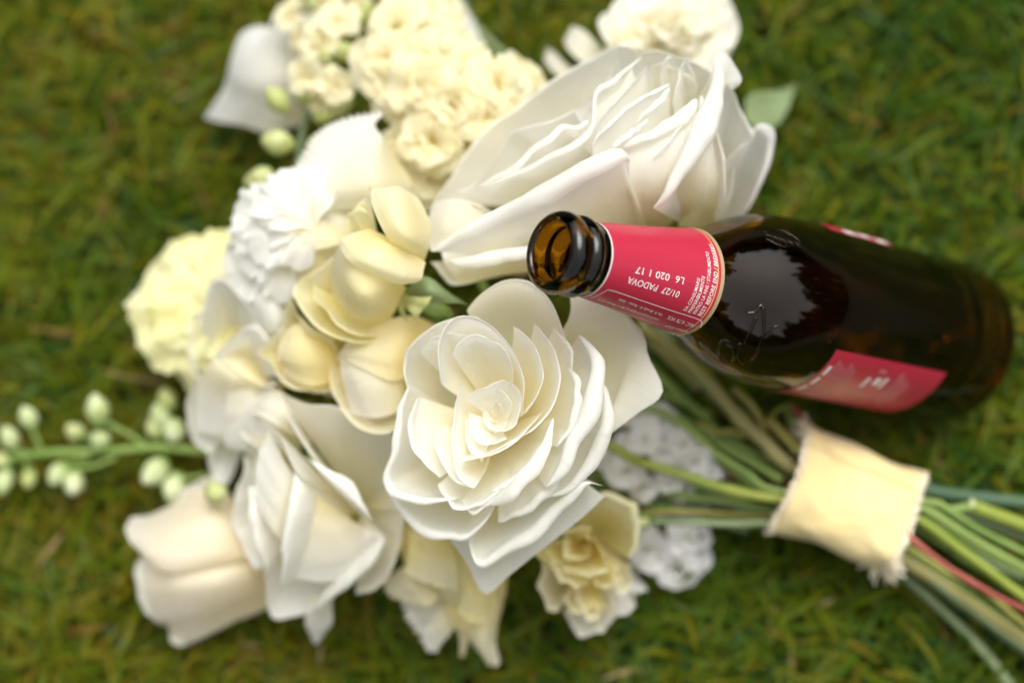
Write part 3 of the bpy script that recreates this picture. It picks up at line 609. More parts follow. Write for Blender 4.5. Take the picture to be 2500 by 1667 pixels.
sheet(B, F2((1190, 200, 12), (1165, 380, 12.5), (1100, 560, 12.8), (1010, 740, 13), (930, 930, 13.1), (840, 1130, 13.1), (770, 1290, 13), (700, 1400, 12.8)), bbr, (.5, .6), 0.5, ang=210, mat='white', ns=32, wav=.05, outd=(.95,-.35,0))
patch(B, [F2((1020, 560, 11.5), (1120, 640, 11.4), (1210, 600, 11.3)), F2((1150, 360, 12.2), (1230, 400, 12), (1290, 440, 11.6)), F2((1200, 175, 12), (1300, 260, 11.8), (1335, 455, 11.5)), F2((1265, 125, 11.6), (1405, 355, 11.4), (1335, 462, 11.3))], 'cool', wav=.03)
sheet(B, F2((1170, 520, 11.8), (1160, 700, 12), (1200, 860, 11.9), (1240, 1050, 11.7), (1265, 1300, 11.2), (1230, 1420, 10.8)), bbr, (.4, .75), 0.12, mat='ivory', outd=(1,0,0))
sheet(B, F2((1240, 420, 11), (1330, 470, 10.6), (1390, 640, 10.2), (1450, 780, 9.8), (1480, 880, 9.8), (1360, 970, 10.2), (1250, 1040, 10.4)), bbr, (.6, .5), .14, mat='cool')
sheet(B, F2((1300, 1020, 10), (1400, 930, 9.6), (1500, 800, 9.2), (1580, 830, 8.9), (1610, 910, 8.7), (1570, 1080, 8.5), (1510, 1260, 8.3), (1440, 1440, 8.1)), bbr, (.7, .4), .3, mat='cool', wav=.07)
sheet(B, F2((1340, 1050, 9.6), (1330, 1200, 9.8), (1290, 1350, 9.6), (1210, 1500, 9.4)), bbr, (.6, .6), .1, mat='white')
patch(B, [F9((640, 1420, 6), (760, 1440, 5.5)), F9((545, 1300, 5.5), (800, 1300, 4.6), (900, 1350, 4.4)), F9((540, 1100, 5), (780, 1150, 4), (1010, 1180, 3.8)), F9((590, 1040, 4.6), (860, 1060, 3.8), (1060, 1020, 3.4)), F9((700, 1010, 4), (1000, 960, 3.2), (1130, 860, 2.8))], 'leaf', name='leaf', wav=.08)
for q, rl in (([(60, 640, 11.8), (200, 560, 12), (330, 430, 12.1), (420, 330, 12)], .12), ([(80, 760, 12.2), (200, 660, 12.4), (330, 540, 12.4), (460, 400, 12.3), (560, 280, 12.1)], .14), ([(560, 700, 12.9), (660, 620, 12.9), (760, 520, 12.8), (830, 440, 12.6)], .18), ([(320, 950, 13), (420, 860, 13.2), (540, 790, 13.2), (660, 690, 13.1)], .2),
              ([(930, 900, 12.8), (980, 760, 12.9), (1050, 620, 12.7), (1090, 500, 12.5)], .2), ([(700, 1000, 13), (800, 900, 13.1), (900, 780, 13), (960, 700, 12.9)], .16)):
    sheet(B, F2(*q), bb, (.5, .6), rl, mat='white', ns=24, wav=.05, outd=(.5, -.9, 0))
patch(B, [F1((520, 1200, 10.6), (480, 1360, 10.6)), F1((340, 1100, 11), (300, 1340, 10.8)), F1((160, 1060, 10.8), (120, 1240, 10.8), (150, 1370, 10.6)), F1((50, 1080, 10.2), (10, 1220, 10.2), (25, 1390, 10.4))], 'ivory', wav=.08)
sheet(B, F2((560, 190, 11), (700, 160, 11.1), (860, 190, 11), (1020, 260, 10.8), (1160, 330, 10.6)), np.array([P(1640, 420, 8)]), (.8, .3), .1, mat='ivory', ns=28)
sheet(B, F2((640, 300, 11.6), (760, 260, 11.8), (900, 330, 11.8), (1060, 420, 11.8)), np.array([P(1650, 440, 8.5)]), (.8, .3), .1, mat='ivory', ns=24)
stem_part(B, through(np.vstack([P(1640, 640, 5), FT((420, -60, 5), (560, 100, 4.8), (900, 370, 4.5), (1260, 790, 4.2), (1450, 960, 4.1), (1670, 1180, 4.0))]), (.5, .3), FS((830, 860, 2.9), (1050, 1010, 2.6), (1300, 1180, 2.2), (1531, 1330, 1.8), (1800, 1500, 1.2))), .50, 'stem_olive', node=(.33, .4))

# ---- C: white rose lower left
Cc = thing('rose', 'white rose lying at the lower left, seen from the side with thick rolled lips', 'rose', P(800, 1230, 3), GROUP_R)
cb = np.array([P(880, 1250, 4.5)]); cb2 = np.array([P(800, 1190, 4.5)])
sheet(Cc, F4((540, 130, 9.8), (690, 195, 9.9), (860, 215, 9.8), (1050, 320, 9.6), (1180, 410, 9), (1230, 560, 8.4), (1210, 760, 7.8)), cb, (.6, .6), .08, mat='ivory', wav=.06, ns=30)
sheet(Cc, F4((1230, 620, 8), (1215, 800, 7.6), (1170, 1010, 7), (1080, 1180, 6.4), (960, 1230, 6)), cb, (.6, .5), .1, mat='ivory')
sheet(Cc, F4((500, 105, 9.9), (545, 170, 10.1), (620, 320, 10.3), (690, 440, 10.2), (750, 520, 10)), cb, (.4, .75), .36, mat='white', ang=230, wav=.05)
sheet(Cc, F4((680, 470, 9.8), (770, 570, 10), (880, 680, 9.9), (980, 770, 9.7), (1050, 840, 9.3)), cb, (.4, .75), .34, mat='white', ang=230, wav=.05)
sheet(Cc, F4((400, 330, 8.6), (470, 300, 9.2), (560, 380, 9.6), (640, 560, 9.8), (720, 620, 9.6)), cb, (.5, .6), .12, mat='white')
sheet(Cc, F4((620, 560, 9.5), (650, 650, 9.6), (640, 800, 9.4), (610, 980, 8.8), (575, 1120, 8.2), (550, 1215, 7.6)), cb, (.4, .75), .34, mat='white', ang=230, wav=.05)
sheet(Cc, F4((390, 640, 8.4), (410, 760, 8.4), (440, 900, 8.1), (475, 1030, 7.6), (490, 1090, 7.2)), cb2, (.5, .7), .28, mat='white', wav=.07)
patch(Cc, [F4((760, 760, 7.5), (700, 900, 7.2), (640, 1000, 7)), F4((600, 560, 9.3), (560, 700, 9), (520, 900, 8.4)), F4((480, 330, 9), (430, 500, 8.8), (400, 720, 8.4))], 'white', wav=.08)
sheet(Cc, F4((320, 330, 8), (370, 400, 8.2), (425, 430, 8.6), (450, 470, 8.7), (420, 560, 8.4), (372, 645, 8)), cb2, (.6, .5), .1, mat='white')
sheet(Cc, F4((340, 470, 7), (350, 560, 7), (310, 720, 6.6), (298, 840, 6.4), (350, 980, 6.2), (400, 1070, 6.2), (450, 1090, 6.4)), cb2, (.5, .5), .06, mat='white', wav=.09)
sheet(Cc, F4((440, 1040, 6.6), (470, 1150, 6), (500, 1335, 5.2), (610, 1352, 5), (740, 1310, 5), (850, 1230, 5.4)), cb2, (.55, .5), .06, mat='white', wav=.09)
patch(Cc, [F4((900, 800, 8), (760, 700, 8.6), (680, 620, 9.2)), F4((1050, 900, 8), (860, 950, 8), (660, 950, 8)), F4((1090, 950, 7.8), (860, 1150, 7), (620, 1150, 7))], 'white', wav=.07)
sheet(Cc, F4((1120, 920, 7.8), (1040, 1000, 7.8), (930, 1090, 7.4), (820, 1200, 6.8), (750, 1280, 6.2), (715, 1330, 5.6)), cb, (.45, .7), .42, mat='white', ang=230, wav=.05)
patch(Cc, [F4((720, 1240, 5.6), (800, 1240, 5.6), (840, 1220, 5.6)), F4((690, 1330, 5.2), (760, 1330, 5.4), (830, 1290, 5.2)), F4((684, 1400, 4.8), (750, 1420, 4.9), (832, 1385, 4.8)), F4((730, 1495, 4.2), (745, 1502, 4.2), (765, 1480, 4.2))], 'cool', wav=.04)
patch(Cc, [F4((720, 300, 5.5), (640, 480, 5.5), (520, 640, 5.2)), F4((600, 200, 7.8), (520, 380, 8), (440, 560, 7.4)), F4((480, 110, 7.8), (420, 260, 7.8), (360, 460, 7)), F4((330, 70, 6.8), (280, 240, 6.8), (240, 430, 6.2))], 'white', wav=.1)
patch(Cc, [F4((860, 300, 6), (700, 420, 6)), F4((640, 180, 8.6), (560, 330, 8.8)), F4((520, 120, 8.6), (440, 260, 8.6)), F4((420, 180, 8), (400, 240, 8))], 'ivory', wav=.08)
stem_part(Cc, through([P(900, 1220, 4), P(1300, 1180, 2.2), P(1600, 1225, 2.2), P(1800, 1270, 2.4)], (-1.2, -.4), FS((840, 960, 1.9), (1100, 1180, 1.2), (1300, 1380, .7), (1450, 1570, .45), (1620, 1800, .4))), .40, 'stem_grey')

# ---- D: white rose at the left
D = thing('rose', 'blurred white rose at the left, between the lemon carnation and the cream spray rose', 'rose', P(600, 960, 3), GROUP_R)
db = np.array([P(600, 930, 3.5)]); db2 = np.array([P(560, 900, 3)])
sheet(D, F6((330, 720, 7.6), (345, 600, 8), (390, 490, 8.4), (470, 480, 8.7), (560, 560, 8.8), (620, 660, 8.6)), db, (.8, .7), .16, mat='white', wav=.08)
sheet(D, F6((530, 480, 8.6), (580, 540, 8.9), (650, 620, 9), (710, 700, 8.8), (745, 745, 8.4)), db, (.5, .75), .48, mat='white', ang=230, wav=.05)
sheet(D, F6((350, 600, 7), (300, 650, 6.6), (282, 760, 6.2), (288, 880, 6), (305, 980, 6)), db2, (.7, .5), .12, mat='white')
sheet(D, F6((400, 840, 8), (480, 770, 8.5), (560, 710, 8.8), (640, 740, 8.9), (700, 860, 8.6), (735, 960, 8.2)), db, (.6, .85), .14, mat='white', wav=.07)
sheet(D, F6((300, 980, 6.4), (265, 1080, 6), (262, 1180, 5.6), (290, 1270, 5.2), (340, 1330, 5), (385, 1370, 5)), db, (.6, .7), .08, mat='white', wav=.08)
sheet(D, F6((360, 1330, 5), (385, 1440, 4.6), (410, 1500, 4.4), (470, 1500, 4.6), (520, 1390, 5.2), (560, 1240, 6)), db, (.6, .6), .14, mat='white', wav=.07)
patch(D, [F6((560, 800, 7), (640, 900, 7), (700, 980, 6.8)), F6((400, 860, 7.7), (520, 950, 8.1), (700, 1020, 7.6)), F6((310, 1020, 6.6), (460, 1060, 7), (640, 1090, 6.8)), F6((300, 1250, 5.6), (440, 1260, 6), (560, 1220, 6))], 'white', wav=.06)
sheet(D, F6((600, 1090, 7.6), (660, 1110, 7.9), (720, 1130, 8), (760, 1200, 7.8)), db, (.5, .7), .16, mat='white')
patch(D, [F6((780, 1000, 6), (700, 1150, 6), (600, 1300, 5.6)), F6((640, 960, 7.6), (600, 1120, 7.4), (520, 1300, 6.4)), F6((480, 960, 7.4), (460, 1120, 7), (430, 1300, 6))], 'ivory', wav=.08)
sheet(D, F6((430, 820, 7.6), (460, 880, 8), (560, 960, 8.2), (680, 1010, 8.1), (740, 980, 8)), db, (.6, .7), .12, mat='white', wav=.08)
sheet(D, F6((470, 470, 8.2), (540, 420, 8.4), (640, 440, 8.4), (740, 520, 8.3), (800, 620, 8)), db, (.7, .6), .14, mat='white', wav=.1)
sheet(D, F6((600, 660, 8.4), (660, 760, 8.6), (720, 860, 8.4), (760, 940, 8)), db, (.5, .7), .16, mat='ivory', wav=.1)
stem_part(D, through([P(640, 960, 3.5), P(1000, 1060, 2.6), P(1480, 1150, 2.6)] + FT((560, 1395, 3.2), (1140, 1465, 3.4), (1440, 1535, 3.5)).tolist(), (-.6, .3), FS((1000, 590, 3.4), (1250, 730, 3), (1531, 870, 2.5), (1800, 1000, 2))), .28, 'stem')

# ---- E: cream rosebud
E = thing('rose', 'half open cream yellow rosebud on its side in the upper middle, with folded back petals', 'rose', P(960, 740, 6), GROUP_R)
eb_ = F3((1060, 900, 9.5)); 
sheet(E, F3((905, 330, 12.2), (820, 230, 11.6), (760, 290, 11.5), (720, 350, 11.4), (720, 420, 11.6)), F3((1000, 800, 10)), (.5, .5), .05, mat='butter')
sheet(E, F3((890, 210, 11.8), (850, 190, 11.6), (820, 230, 11.5), (800, 330, 11.6), (810, 400, 12)), F3((1000, 800, 10)), (.5, .5), .04, mat='bud')
sheet(E, F3((720, 330, 11.7), (740, 310, 11.9), (820, 290, 12.1), (900, 310, 12.2)), F3((1000, 800, 10)), (.5, .5), .1, mat='butter')
patch(E, [F3((1140, 820, 10.5), (1100, 900, 10.6), (1050, 1000, 10.3), (980, 1075, 9.6)), F3((1040, 720, 12.2), (900, 850, 12.9), (860, 950, 12.4), (840, 1060, 10.2)),
          F3((900, 620, 12.8), (760, 740, 12.9), (720, 860, 12.2), (700, 990, 10.2)), F3((760, 560, 12.6), (690, 620, 12.2), (625, 740, 11), (618, 860, 10)), F3((700, 470, 12.2), (645, 560, 11.6), (600, 700, 10), (600, 800, 9.4))], 'bud', nu=20, wav=.02, name='petal')
patch(E, [F3((880, 400, 12.3), (1080, 500, 12.8), (1275, 640, 12.0)), F3((780, 425, 12.7), (960, 560, 13.6), (1260, 700, 12.3)), F3((690, 470, 12.8), (860, 640, 13.7), (1100, 740, 13.1), (1245, 760, 12.3)), F3((655, 512, 12.6), (740, 640, 13.2), (940, 745, 13.1), (1080, 795, 12.6), (1200, 785, 12.2))], 'bud', wav=.03, name='petal')
patch(E, [F3((1120, 620, 11.6), (1200, 640, 11.6), (1255, 660, 11.6)), F3((1000, 460, 13.3), (1150, 480, 13.6), (1300, 520, 12.2)), F3((915, 290, 13.2), (1080, 300, 13.8), (1310, 370, 12.1)), F3((890, 180, 12.8), (1060, 150, 13.3), (1235, 205, 12.1)), F3((882, 115, 12.4), (980, 112, 12.7), (1080, 100, 12.5), (1160, 140, 12.2))], 'bud', nu=20, wav=.03, name='petal')
V, F = tube(F3((885, 130, 12.5), (878, 105, 12.6), (884, 82, 12.7), (900, 70, 12.7)), [.03 * CM, .008 * CM], 6); mesh_obj('petal_tip', V, F, M['cream'], E, {'along': np.ones(len(V))})
sheet(E, F3((640, 610, 10.4), (500, 700, 10), (370, 820, 9.8), (390, 930, 10), (500, 1070, 10.4), (620, 1150, 10.6), (760, 1190, 10.6), (900, 1190, 10.4), (1010, 1130, 10), (1060, 1060, 9.8)), F3((1000, 960, 8.6)), (.8, .2), .10, mat='butter', ns=36, wav=.08)
sheet(E, F3((480, 800, 10.4), (510, 920, 10.8), (600, 1010, 11), (700, 1085, 11), (820, 1135, 10.8), (950, 1168, 10.3)), F3((960, 980, 8.4)), (.75, .2), .10, mat='butter', ns=30)
sheet(E, F3((640, 600, 10.6), (590, 640, 10.6), (520, 720, 10.5), (470, 790, 10.3)), F3((900, 900, 8.6)), (.8, .3), .1, mat='cream')
patch(E, [F3((1140, 830, 10.6), (1160, 900, 10.4)), F3((1240, 740, 11), (1280, 840, 11.3), (1290, 930, 10.8)), F3((1330, 760, 11), (1370, 850, 11.2), (1400, 930, 10.8)), F3((1420, 840, 10.6), (1520, 930, 10.4)), F3((1560, 930, 10.2), (1590, 960, 10))], 'leaf', name='sepal', wav=.05)
patch(E, [F3((1105, 890, 10.8), (1120, 950, 10.6)), F3((1180, 880, 11.3), (1150, 980, 11.1)), F3((1250, 885, 11.4), (1190, 1020, 11.1)), F3((1322, 880, 11.3), (1280, 950, 11.2), (1195, 1052, 10.9))], 'sepal', name='sepal', wav=.04)
patch(E, [F3((1085, 910, 10.6), (1110, 900, 10.6)), F3((1080, 960, 10.6), (1125, 960, 10.8)), F3((1100, 1010, 10.5), (1135, 1010, 10.7)), F3((1140, 1052, 10.3), (1145, 1055, 10.3))], 'sepal', name='sepal', wav=.02)
patch(E, [F3((1260, 940, 9.6), (1270, 1000, 9.6)), F3((1330, 930, 9.6), (1340, 1020, 9.6)), F3((1430, 950, 9.4), (1420, 1030, 9.4)), F3((1480, 1010, 9.2), (1440, 1060, 9.2))], 'stem', name='sepal', wav=.02)
stem_part(E, through([F3((1120, 880, 9.8))[0], P(1090, 800, 8), P(1300, 960, 5), P(1500, 1000, 4.2)] + FT((300, 640, 4), (700, 780, 4), (1060, 1080, 4.2), (1300, 1230, 4.3), (1530, 1385, 4.3)).tolist(), (.3, .8), FS((950, 615, 3.8), (1200, 760, 3.5), (1320, 832, 3.4), (1531, 950, 3.0), (1800, 1090, 2.4))), .27, 'stem', node=(.45, .8))

# ---- F: deep cream spray rose, G: ivory bud, H: peach rose
Fo = thing('rose', 'small deep cream rose open like a bowl under the yellow rosebud', 'rose', P(720, 900, 4), GROUP_R)
fb = F3((430, 1300, 7.6))
sheet(Fo, F3((640, 1250, 9), (700, 1190, 9.3), (560, 1160, 9.4), (420, 1080, 9.6), (330, 960, 9.6), (310, 850, 9.2)), fb, (1, .4), .12, mat='deep')
sheet(Fo, F3((320, 880, 9.2), (280, 1020, 9.1), (260, 1130, 9), (110, 1270, 8.6), (170, 1340, 8.6), (220, 1420, 8.6)), fb, (1, .4), .1, mat='deep')
sheet(Fo, F3((180, 1340, 8.6), (240, 1440, 8.5), (360, 1520, 8.5), (500, 1550, 8.5), (620, 1540, 8.5)), fb, (1, .4), .12, mat='deep')
sheet(Fo, F3((560, 1550, 8.6), (660, 1500, 8.7), (720, 1420, 8.8), (660, 1320, 9), (620, 1260, 9.2)), fb, (1, .4), .1, mat='deep')
patch(Fo, [F3((640, 1180, 8.6), (680, 1320, 8.6), (640, 1480, 8.4)), F3((500, 1120, 9.2), (520, 1300, 9.3), (500, 1520, 8.8)), F3((360, 1080, 9.3), (360, 1290, 9.4), (380, 1500, 8.8)), F3((260, 1140, 8.9), (230, 1290, 8.9), (260, 1430, 8.6))], 'deep', wav=.12)
sheet(Fo, F3((360, 1000, 9.4), (420, 1120, 9.7), (560, 1180, 9.6), (660, 1260, 9.4)), fb, (.9, .5), .14, mat='deep', wav=.08)
sheet(Fo, F4((600, 90, 7.6), (700, 100, 7.8), (800, 130, 7.8), (870, 150, 7.6)), fb, (.8, .5), .12, mat='ivory')
G_ = thing('rose', 'small ivory rose tucked left of the big central rose', 'rose', P(930, 930, 5), GROUP_R)
gb = np.array([P(930, 920, 8.6)])
sheet(G_, FG((815, 850, 9.4), (812, 930, 9.6), (828, 985, 9.8), (870, 1035, 10), (930, 1052, 10.2), (985, 1025, 10.2), (1000, 960, 10)), gb, (1, .5), .12, mat='cream', ns=30)
sheet(G_, FG((822, 880, 9.6), (860, 830, 10), (930, 800, 10.2), (1000, 780, 10.2), (1050, 790, 10)), gb, (.9, .5), .1, mat='ivory')
patch(G_, [FG((1010, 880, 9.4), (1000, 970, 9.2)), FG((930, 830, 10.3), (950, 900, 10.7), (980, 1000, 10)), FG((860, 840, 10.2), (880, 930, 10.7), (920, 1020, 10.2)), FG((828, 860, 9.9), (835, 930, 10), (860, 1010, 9.9))], 'ivory', wav=.06)
patch(G_, [FG((1080, 800, 9.6), (1030, 900, 9.6)), FG((1000, 770, 10.6), (970, 860, 11), (960, 930, 10.7)), FG((910, 800, 10.6), (890, 860, 11), (890, 900, 10.9)), FG((850, 830, 10.2), (838, 860, 10.4), (850, 880, 10.5))], 'cream', wav=.06)
sheet(G_, FG((985, 930, 10.4), (1000, 930, 10.5), (1008, 970, 10.3), (996, 1010, 10.1)), gb, (.9, .5), .08, mat='butter')
stem_part(G_, through([P(930, 930, 5), P(1300, 1100, 3)] + FT((100, 1545, 2.8), (700, 1560, 3), (1440, 1600, 3.2)).tolist(), (-.8, .6), FS((840, 800, 3.2), (1100, 960, 2.9), (1300, 1060, 2.6), (1531, 1250, 2.2), (1800, 1450, 1.4))), .2, 'stem_yellow')
H = thing('rose', 'pale peach rose lowest at the far left, two broad petals over the grass', 'rose', P(560, 1400, 2), GROUP_R)
hb = FH((1330, 1000, 3.5))
patch(H, [FH((1270, 900, 4.6), (1290, 980, 5.2), (1280, 1060, 5.4)), FH((1080, 710, 4.6), (1090, 880, 6.1), (1090, 1040, 6.3), (1070, 1108, 6.1)), FH((900, 780, 4.4), (890, 910, 5.9), (880, 1060, 6.3), (880, 1138, 6.1)), FH((760, 850, 4.2), (735, 940, 5.2), (760, 1050, 5.9), (790, 1118, 5.9)), FH((670, 855, 4.0), (642, 930, 4.6), (690, 1010, 5.2), (745, 1072, 5.5))], 'peach', wav=.09)
patch(H, [FH((1330, 900, 4), (1400, 1100, 4.4), (1440, 1290, 3.4)), FH((1080, 960, 4.4), (1140, 1180, 5.8), (1180, 1400, 3.4)), FH((880, 980, 4.4), (930, 1220, 5.6), (1000, 1480, 3.2)), FH((780, 1000, 4.2), (830, 1230, 5.0), (890, 1500, 3.0)), FH((715, 1000, 3.8), (720, 1140, 4.3), (740, 1270, 4.2), (790, 1390, 3.6), (850, 1420, 3.4), (870, 1500, 3.0))], 'peach', wav=.08)
sheet(H, FH((700, 1080, 4.2), (715, 1180, 4.2), (730, 1290, 4), (790, 1380, 3.6)), hb, (.6, .6), .14, mat='ivory', wav=.1, frill=.05, frq=4)
sheet(H, FH((860, 780, 3.6), (1000, 700, 3.8), (1100, 680, 4), (1220, 800, 4.2)), hb, (.7, .4), .1, mat='peach')
sheet(H, FH((860, 1490, 3.2), (930, 1512, 3), (1100, 1440, 3), (1250, 1372, 3), (1400, 1300, 3)), hb, (.7, .2), .05, mat='peach')
stem_part(H, through([FH((1330, 1100, 3.4))[0], P(1000, 1400, 2.2), P(1300, 1250, 2), P(1600, 1180, 2.2)] + FT((1100, 1250, 2.6), (1500, 1330, 2.8)).tolist(), (.9, .0), FS((870, 740, 4.3), (1010, 860, 4.2), (1150, 965, 4.0), (1350, 1085, 3.7), (1531, 1172, 3.4), (1800, 1300, 2.8))), .21, 'stem_red', node=(.8, .88))

# ---- I: white carnation with a frilled rim, J: lemon carnation
I_ = thing('carnation', 'white carnation with finely frilled edge, between lemon carnation and stock', 'carnation', P(740, 590, 5), GROUP_O)
patch(I_, [F5((1110, 1480, 8.6), (1090, 1400, 8.8), (1010, 1270, 8.8), (900, 1120, 8.6)), F5((900, 1560, 10), (850, 1420, 10.6), (820, 1250, 10.6), (860, 1050, 9.8)), F5((560, 1600, 10), (520, 1450, 10.6), (560, 1200, 10.6), (800, 960, 9.8)),
           F5((200, 1640, 9.6), (230, 1400, 10.2), (330, 1130, 10.3), (620, 960, 10.1), (850, 890, 9.8)), F5((60, 1560, 9.2), (110, 1400, 9.8), (210, 1240, 10), (370, 1010, 10), (600, 900, 9.9), (860, 860, 9.6))], 'white', nu=22, nv=110, wav=.05, frill=.09, frq=22)
patch(I_, [F3((760, 700, 7.6), (700, 520, 8.2), (640, 420, 8.6)), F3((560, 720, 9), (500, 520, 9.6), (470, 380, 10)), F3((330, 720, 8.8), (260, 540, 9.4), (300, 380, 9.8)), F3((40, 820, 7.6), (-30, 600, 8.4), (0, 380, 9), (80, 240, 9.4)), F3((-40, 860, 7), (-110, 600, 7.8), (-70, 380, 8.6), (30, 220, 9.2))], 'ivory', nu=20, nv=80, wav=.06, frill=.12, frq=13)
patch(I_, [F3((760, 640, 7.4), (640, 560, 7.6)), F3((600, 800, 8.6), (480, 560, 9.2)), F3((360, 880, 8.6), (260, 620, 9.2)), F3((120, 900, 8), (40, 700, 8.6)), F3((40, 900, 7.6), (-20, 720, 8.2))], 'ivory', nu=20, nv=60, wav=.1, frill=.1, frq=8)
patch(I_, [F3((800, 480, 9), (660, 380, 9)), F3((640, 520, 9.8), (520, 340, 10)), F3((420, 560, 9.9), (330, 330, 10.2)), F3((240, 560, 9.4), (180, 330, 9.8)), F3((170, 570, 9.2), (110, 340, 9.6))], 'white', nu=20, nv=60, wav=.1, frill=.1, frq=8)
for i, (x, y, z, az) in enumerate([(350, 330, 10.3, 150), (300, 200, 10.3, 125), (440, 160, 10.3, 100), (220, 420, 10, 190), (360, 420, 10.2, 215), (110, 330, 9.6, 165), (140, 520, 9.4, 200), (230, 650, 9.2, 215), (430, 300, 10.4, 120), (60, 660, 8.6, 195)]):
    V, F, at = fan(2.0, 52, .2, .25, .15, 4, .05, 300 + i, nu=9, nv=48)
    a_ = math.radians(az); D_ = nrm([math.cos(a_), math.sin(a_), .12]); Nn = nrm(np.array([0, 0, 1]) - D_ * D_[2]); X_ = np.cross(D_, Nn)
    mesh_obj('petal', F3((x, y, z - .3))[0] + V[:, :1] * X_ + (V[:, 1:2] - .9 * CM) * D_ + V[:, 2:] * Nn, F, M['cool'], I_, at)
patch(I_, [F3((920, 560, 8.2), (880, 300, 8.6), (900, 120, 8.4)), F3((720, 640, 8.8), (660, 360, 9.4), (680, 60, 9)), F3((460, 660, 9), (420, 400, 9.6), (440, 100, 9.4))], 'white', nu=18, wav=.1)
J = thing('carnation', 'lemon yellow carnation with scalloped petals at the left edge of the bouquet', 'carnation', P(560, 780, 3), GROUP_O)
jr = np.random.default_rng(21)
for lay in range(4):
    for i in range(9 - lay):
        az = 70 + (266 - 70) * (i + .5 * (lay % 2)) / (8.5 - lay) + jr.normal(0, 4); tilt = (.0, .13, .27, .5)[lay] + jr.normal(0, .06)
        L = (3.3, 3.0, 2.5, 1.9)[lay] * (1 + .08 * jr.normal()) * (1 - .12 * (i > 7))
        V, F, at = fan(L, 31, .10, .16, .07, 4, .018, 400 + lay * 20 + i, nu=9, nv=30, notch=.06)
        a_ = math.radians(az); D = nrm([math.cos(a_), math.sin(a_) * 1.1, tilt]); N = nrm(np.array([0, 0, 1]) - D * D[2]); X = np.cross(D, N)
        if lay > 0: N, X = nrm(N + X * jr.normal(0, .35)), None; X = np.cross(D, N)
        mesh_obj('petal', P(548 + 3 * lay, 755, 5.0 + .25 * lay) + V[:, :1] * X + V[:, 1:2] * D + V[:, 2:] * N, F, M['lemon'], J, at)
# ---- stocks: florets are parts, their petals sub-parts sharing mesh data
def shared_petals(name, mats, specs):
    out = []
    for i, sp in enumerate(specs):
        V, F, at = fan(**sp); me = bpy.data.meshes.new(name); me.from_pydata(V.tolist(), [], F); me.materials.append(M[mats]); me.shade_smooth()
        for k, a in at.items():
            q = me.attributes.new(k, 'FLOAT', 'POINT'); q.data.foreach_set('value', np.asarray(np.broadcast_to(a, (sp.get('nu', 9), sp.get('nv', 17))), np.float32).ravel())
        out.append(me)
    return out
STOCK = shared_petals('petal', 'stock', [dict(L=1.0, A=58, cup=.18, curl=.16, ruffle=.13, frq=3, seed=s, claw=.15, notch=.10) for s in range(31, 37)])
SNOW = shared_petals('petal', 'snow', [dict(L=1.0, A=50, cup=.12, curl=.1, ruffle=.04, frq=2, seed=s, claw=.15, notch=.06) for s in range(41, 46)])
def disc(n=10, r=.12, z=.05):
    th = np.linspace(0, 2 * np.pi, n, endpoint=False); V = [(0, 0, z)] + [(r * math.cos(t), r * math.sin(t), z * .6) for t in th] + [(r * .5 * math.cos(t), r * .5 * math.sin(t), -.25) for t in th]
    F = [(0, 1 + i, 1 + (i + 1) % n) for i in range(n)] + [(1 + i, 1 + n + i, 1 + n + (i + 1) % n, 1 + (i + 1) % n) for i in range(n)]
    return np.array(V) * CM, F
def floret(parent, pos, axis, R, meshes, rings, centre_mat, seed):
    V, F = disc(); r = np.random.default_rng(seed); fr3 = frame_of(axis, r.random() * 6)
    Wd = np.asarray(pos) + (V * R) @ fr3
    o = mesh_obj('floret', Wd, F, M[centre_mat], parent)
    for k, (cnt, L, el) in enumerate(rings):
        for i in range(cnt):
            az = 2 * np.pi * (i + .5 * k + .15 * r.normal()) / cnt; e = math.radians(el + 8 * r.normal())
            rad = fr3[0] * math.cos(az) + fr3[1] * math.sin(az); D = fr3[2] * math.cos(e) + rad * math.sin(e); N = fr3[2] * math.sin(e) - rad * math.cos(e)
            tw = .25 * r.normal(); X = np.cross(D, N); X, N = X * math.cos(tw) + N * math.sin(tw), N * math.cos(tw) - X * math.sin(tw)
            c = bpy.data.objects.new('petal', meshes[int(r.integers(len(meshes)))]); COL.objects.link(c); c.parent = o
            s_ = R * L * (1 + .1 * r.normal()); off = np.asarray(pos) - WLOC[parent]
            c.matrix_local = Matrix(((X[0] * s_, D[0] * s_, N[0] * s_, off[0]), (X[1] * s_, D[1] * s_, N[1] * s_, off[1]), (X[2] * s_, D[2] * s_, N[2] * s_, off[2]), (0, 0, 0, 1)))
    return o
def bud_mesh(parent, pos, d, L, Wd, mat, name='bud', seed=0, tip=True):
    r = np.random.default_rng(seed); fr3 = frame_of(d, r.random() * 6); V = []; nu, nv = 12, 14
    for i in range(nu):
        t = i / (nu - 1); rad = Wd * .5 * (math.sin(math.pi * min(1, t * .93 + .05)) ** .75)
        for j in range(nv):
            th = 2 * np.pi * j / nv; k = rad * (1 + .13 * abs(math.cos(1.5 * th + 2 * t)) - .06)
            V.append(np.array([k * math.cos(th), k * math.sin(th), (t - .1) * L]) * CM @ fr3 + pos)
    F = grid_faces(nu, nv, True) + [tuple(range(nv))[::-1], tuple(range((nu - 1) * nv, nu * nv))]
    return mesh_obj(name, np.array(V), F, M[mat], parent)
DBL = [(6, 1.18, 76), (5, .95, 50), (3, .66, 26)]; SGL = [(5, 1.05, 72), (3, .6, 40)]
K = thing('stock', 'cream stock spike with double ruffled florets above the big rose', 'stock', P(1000, 230, 3), GROUP_O)
kr = np.random.default_rng(8)
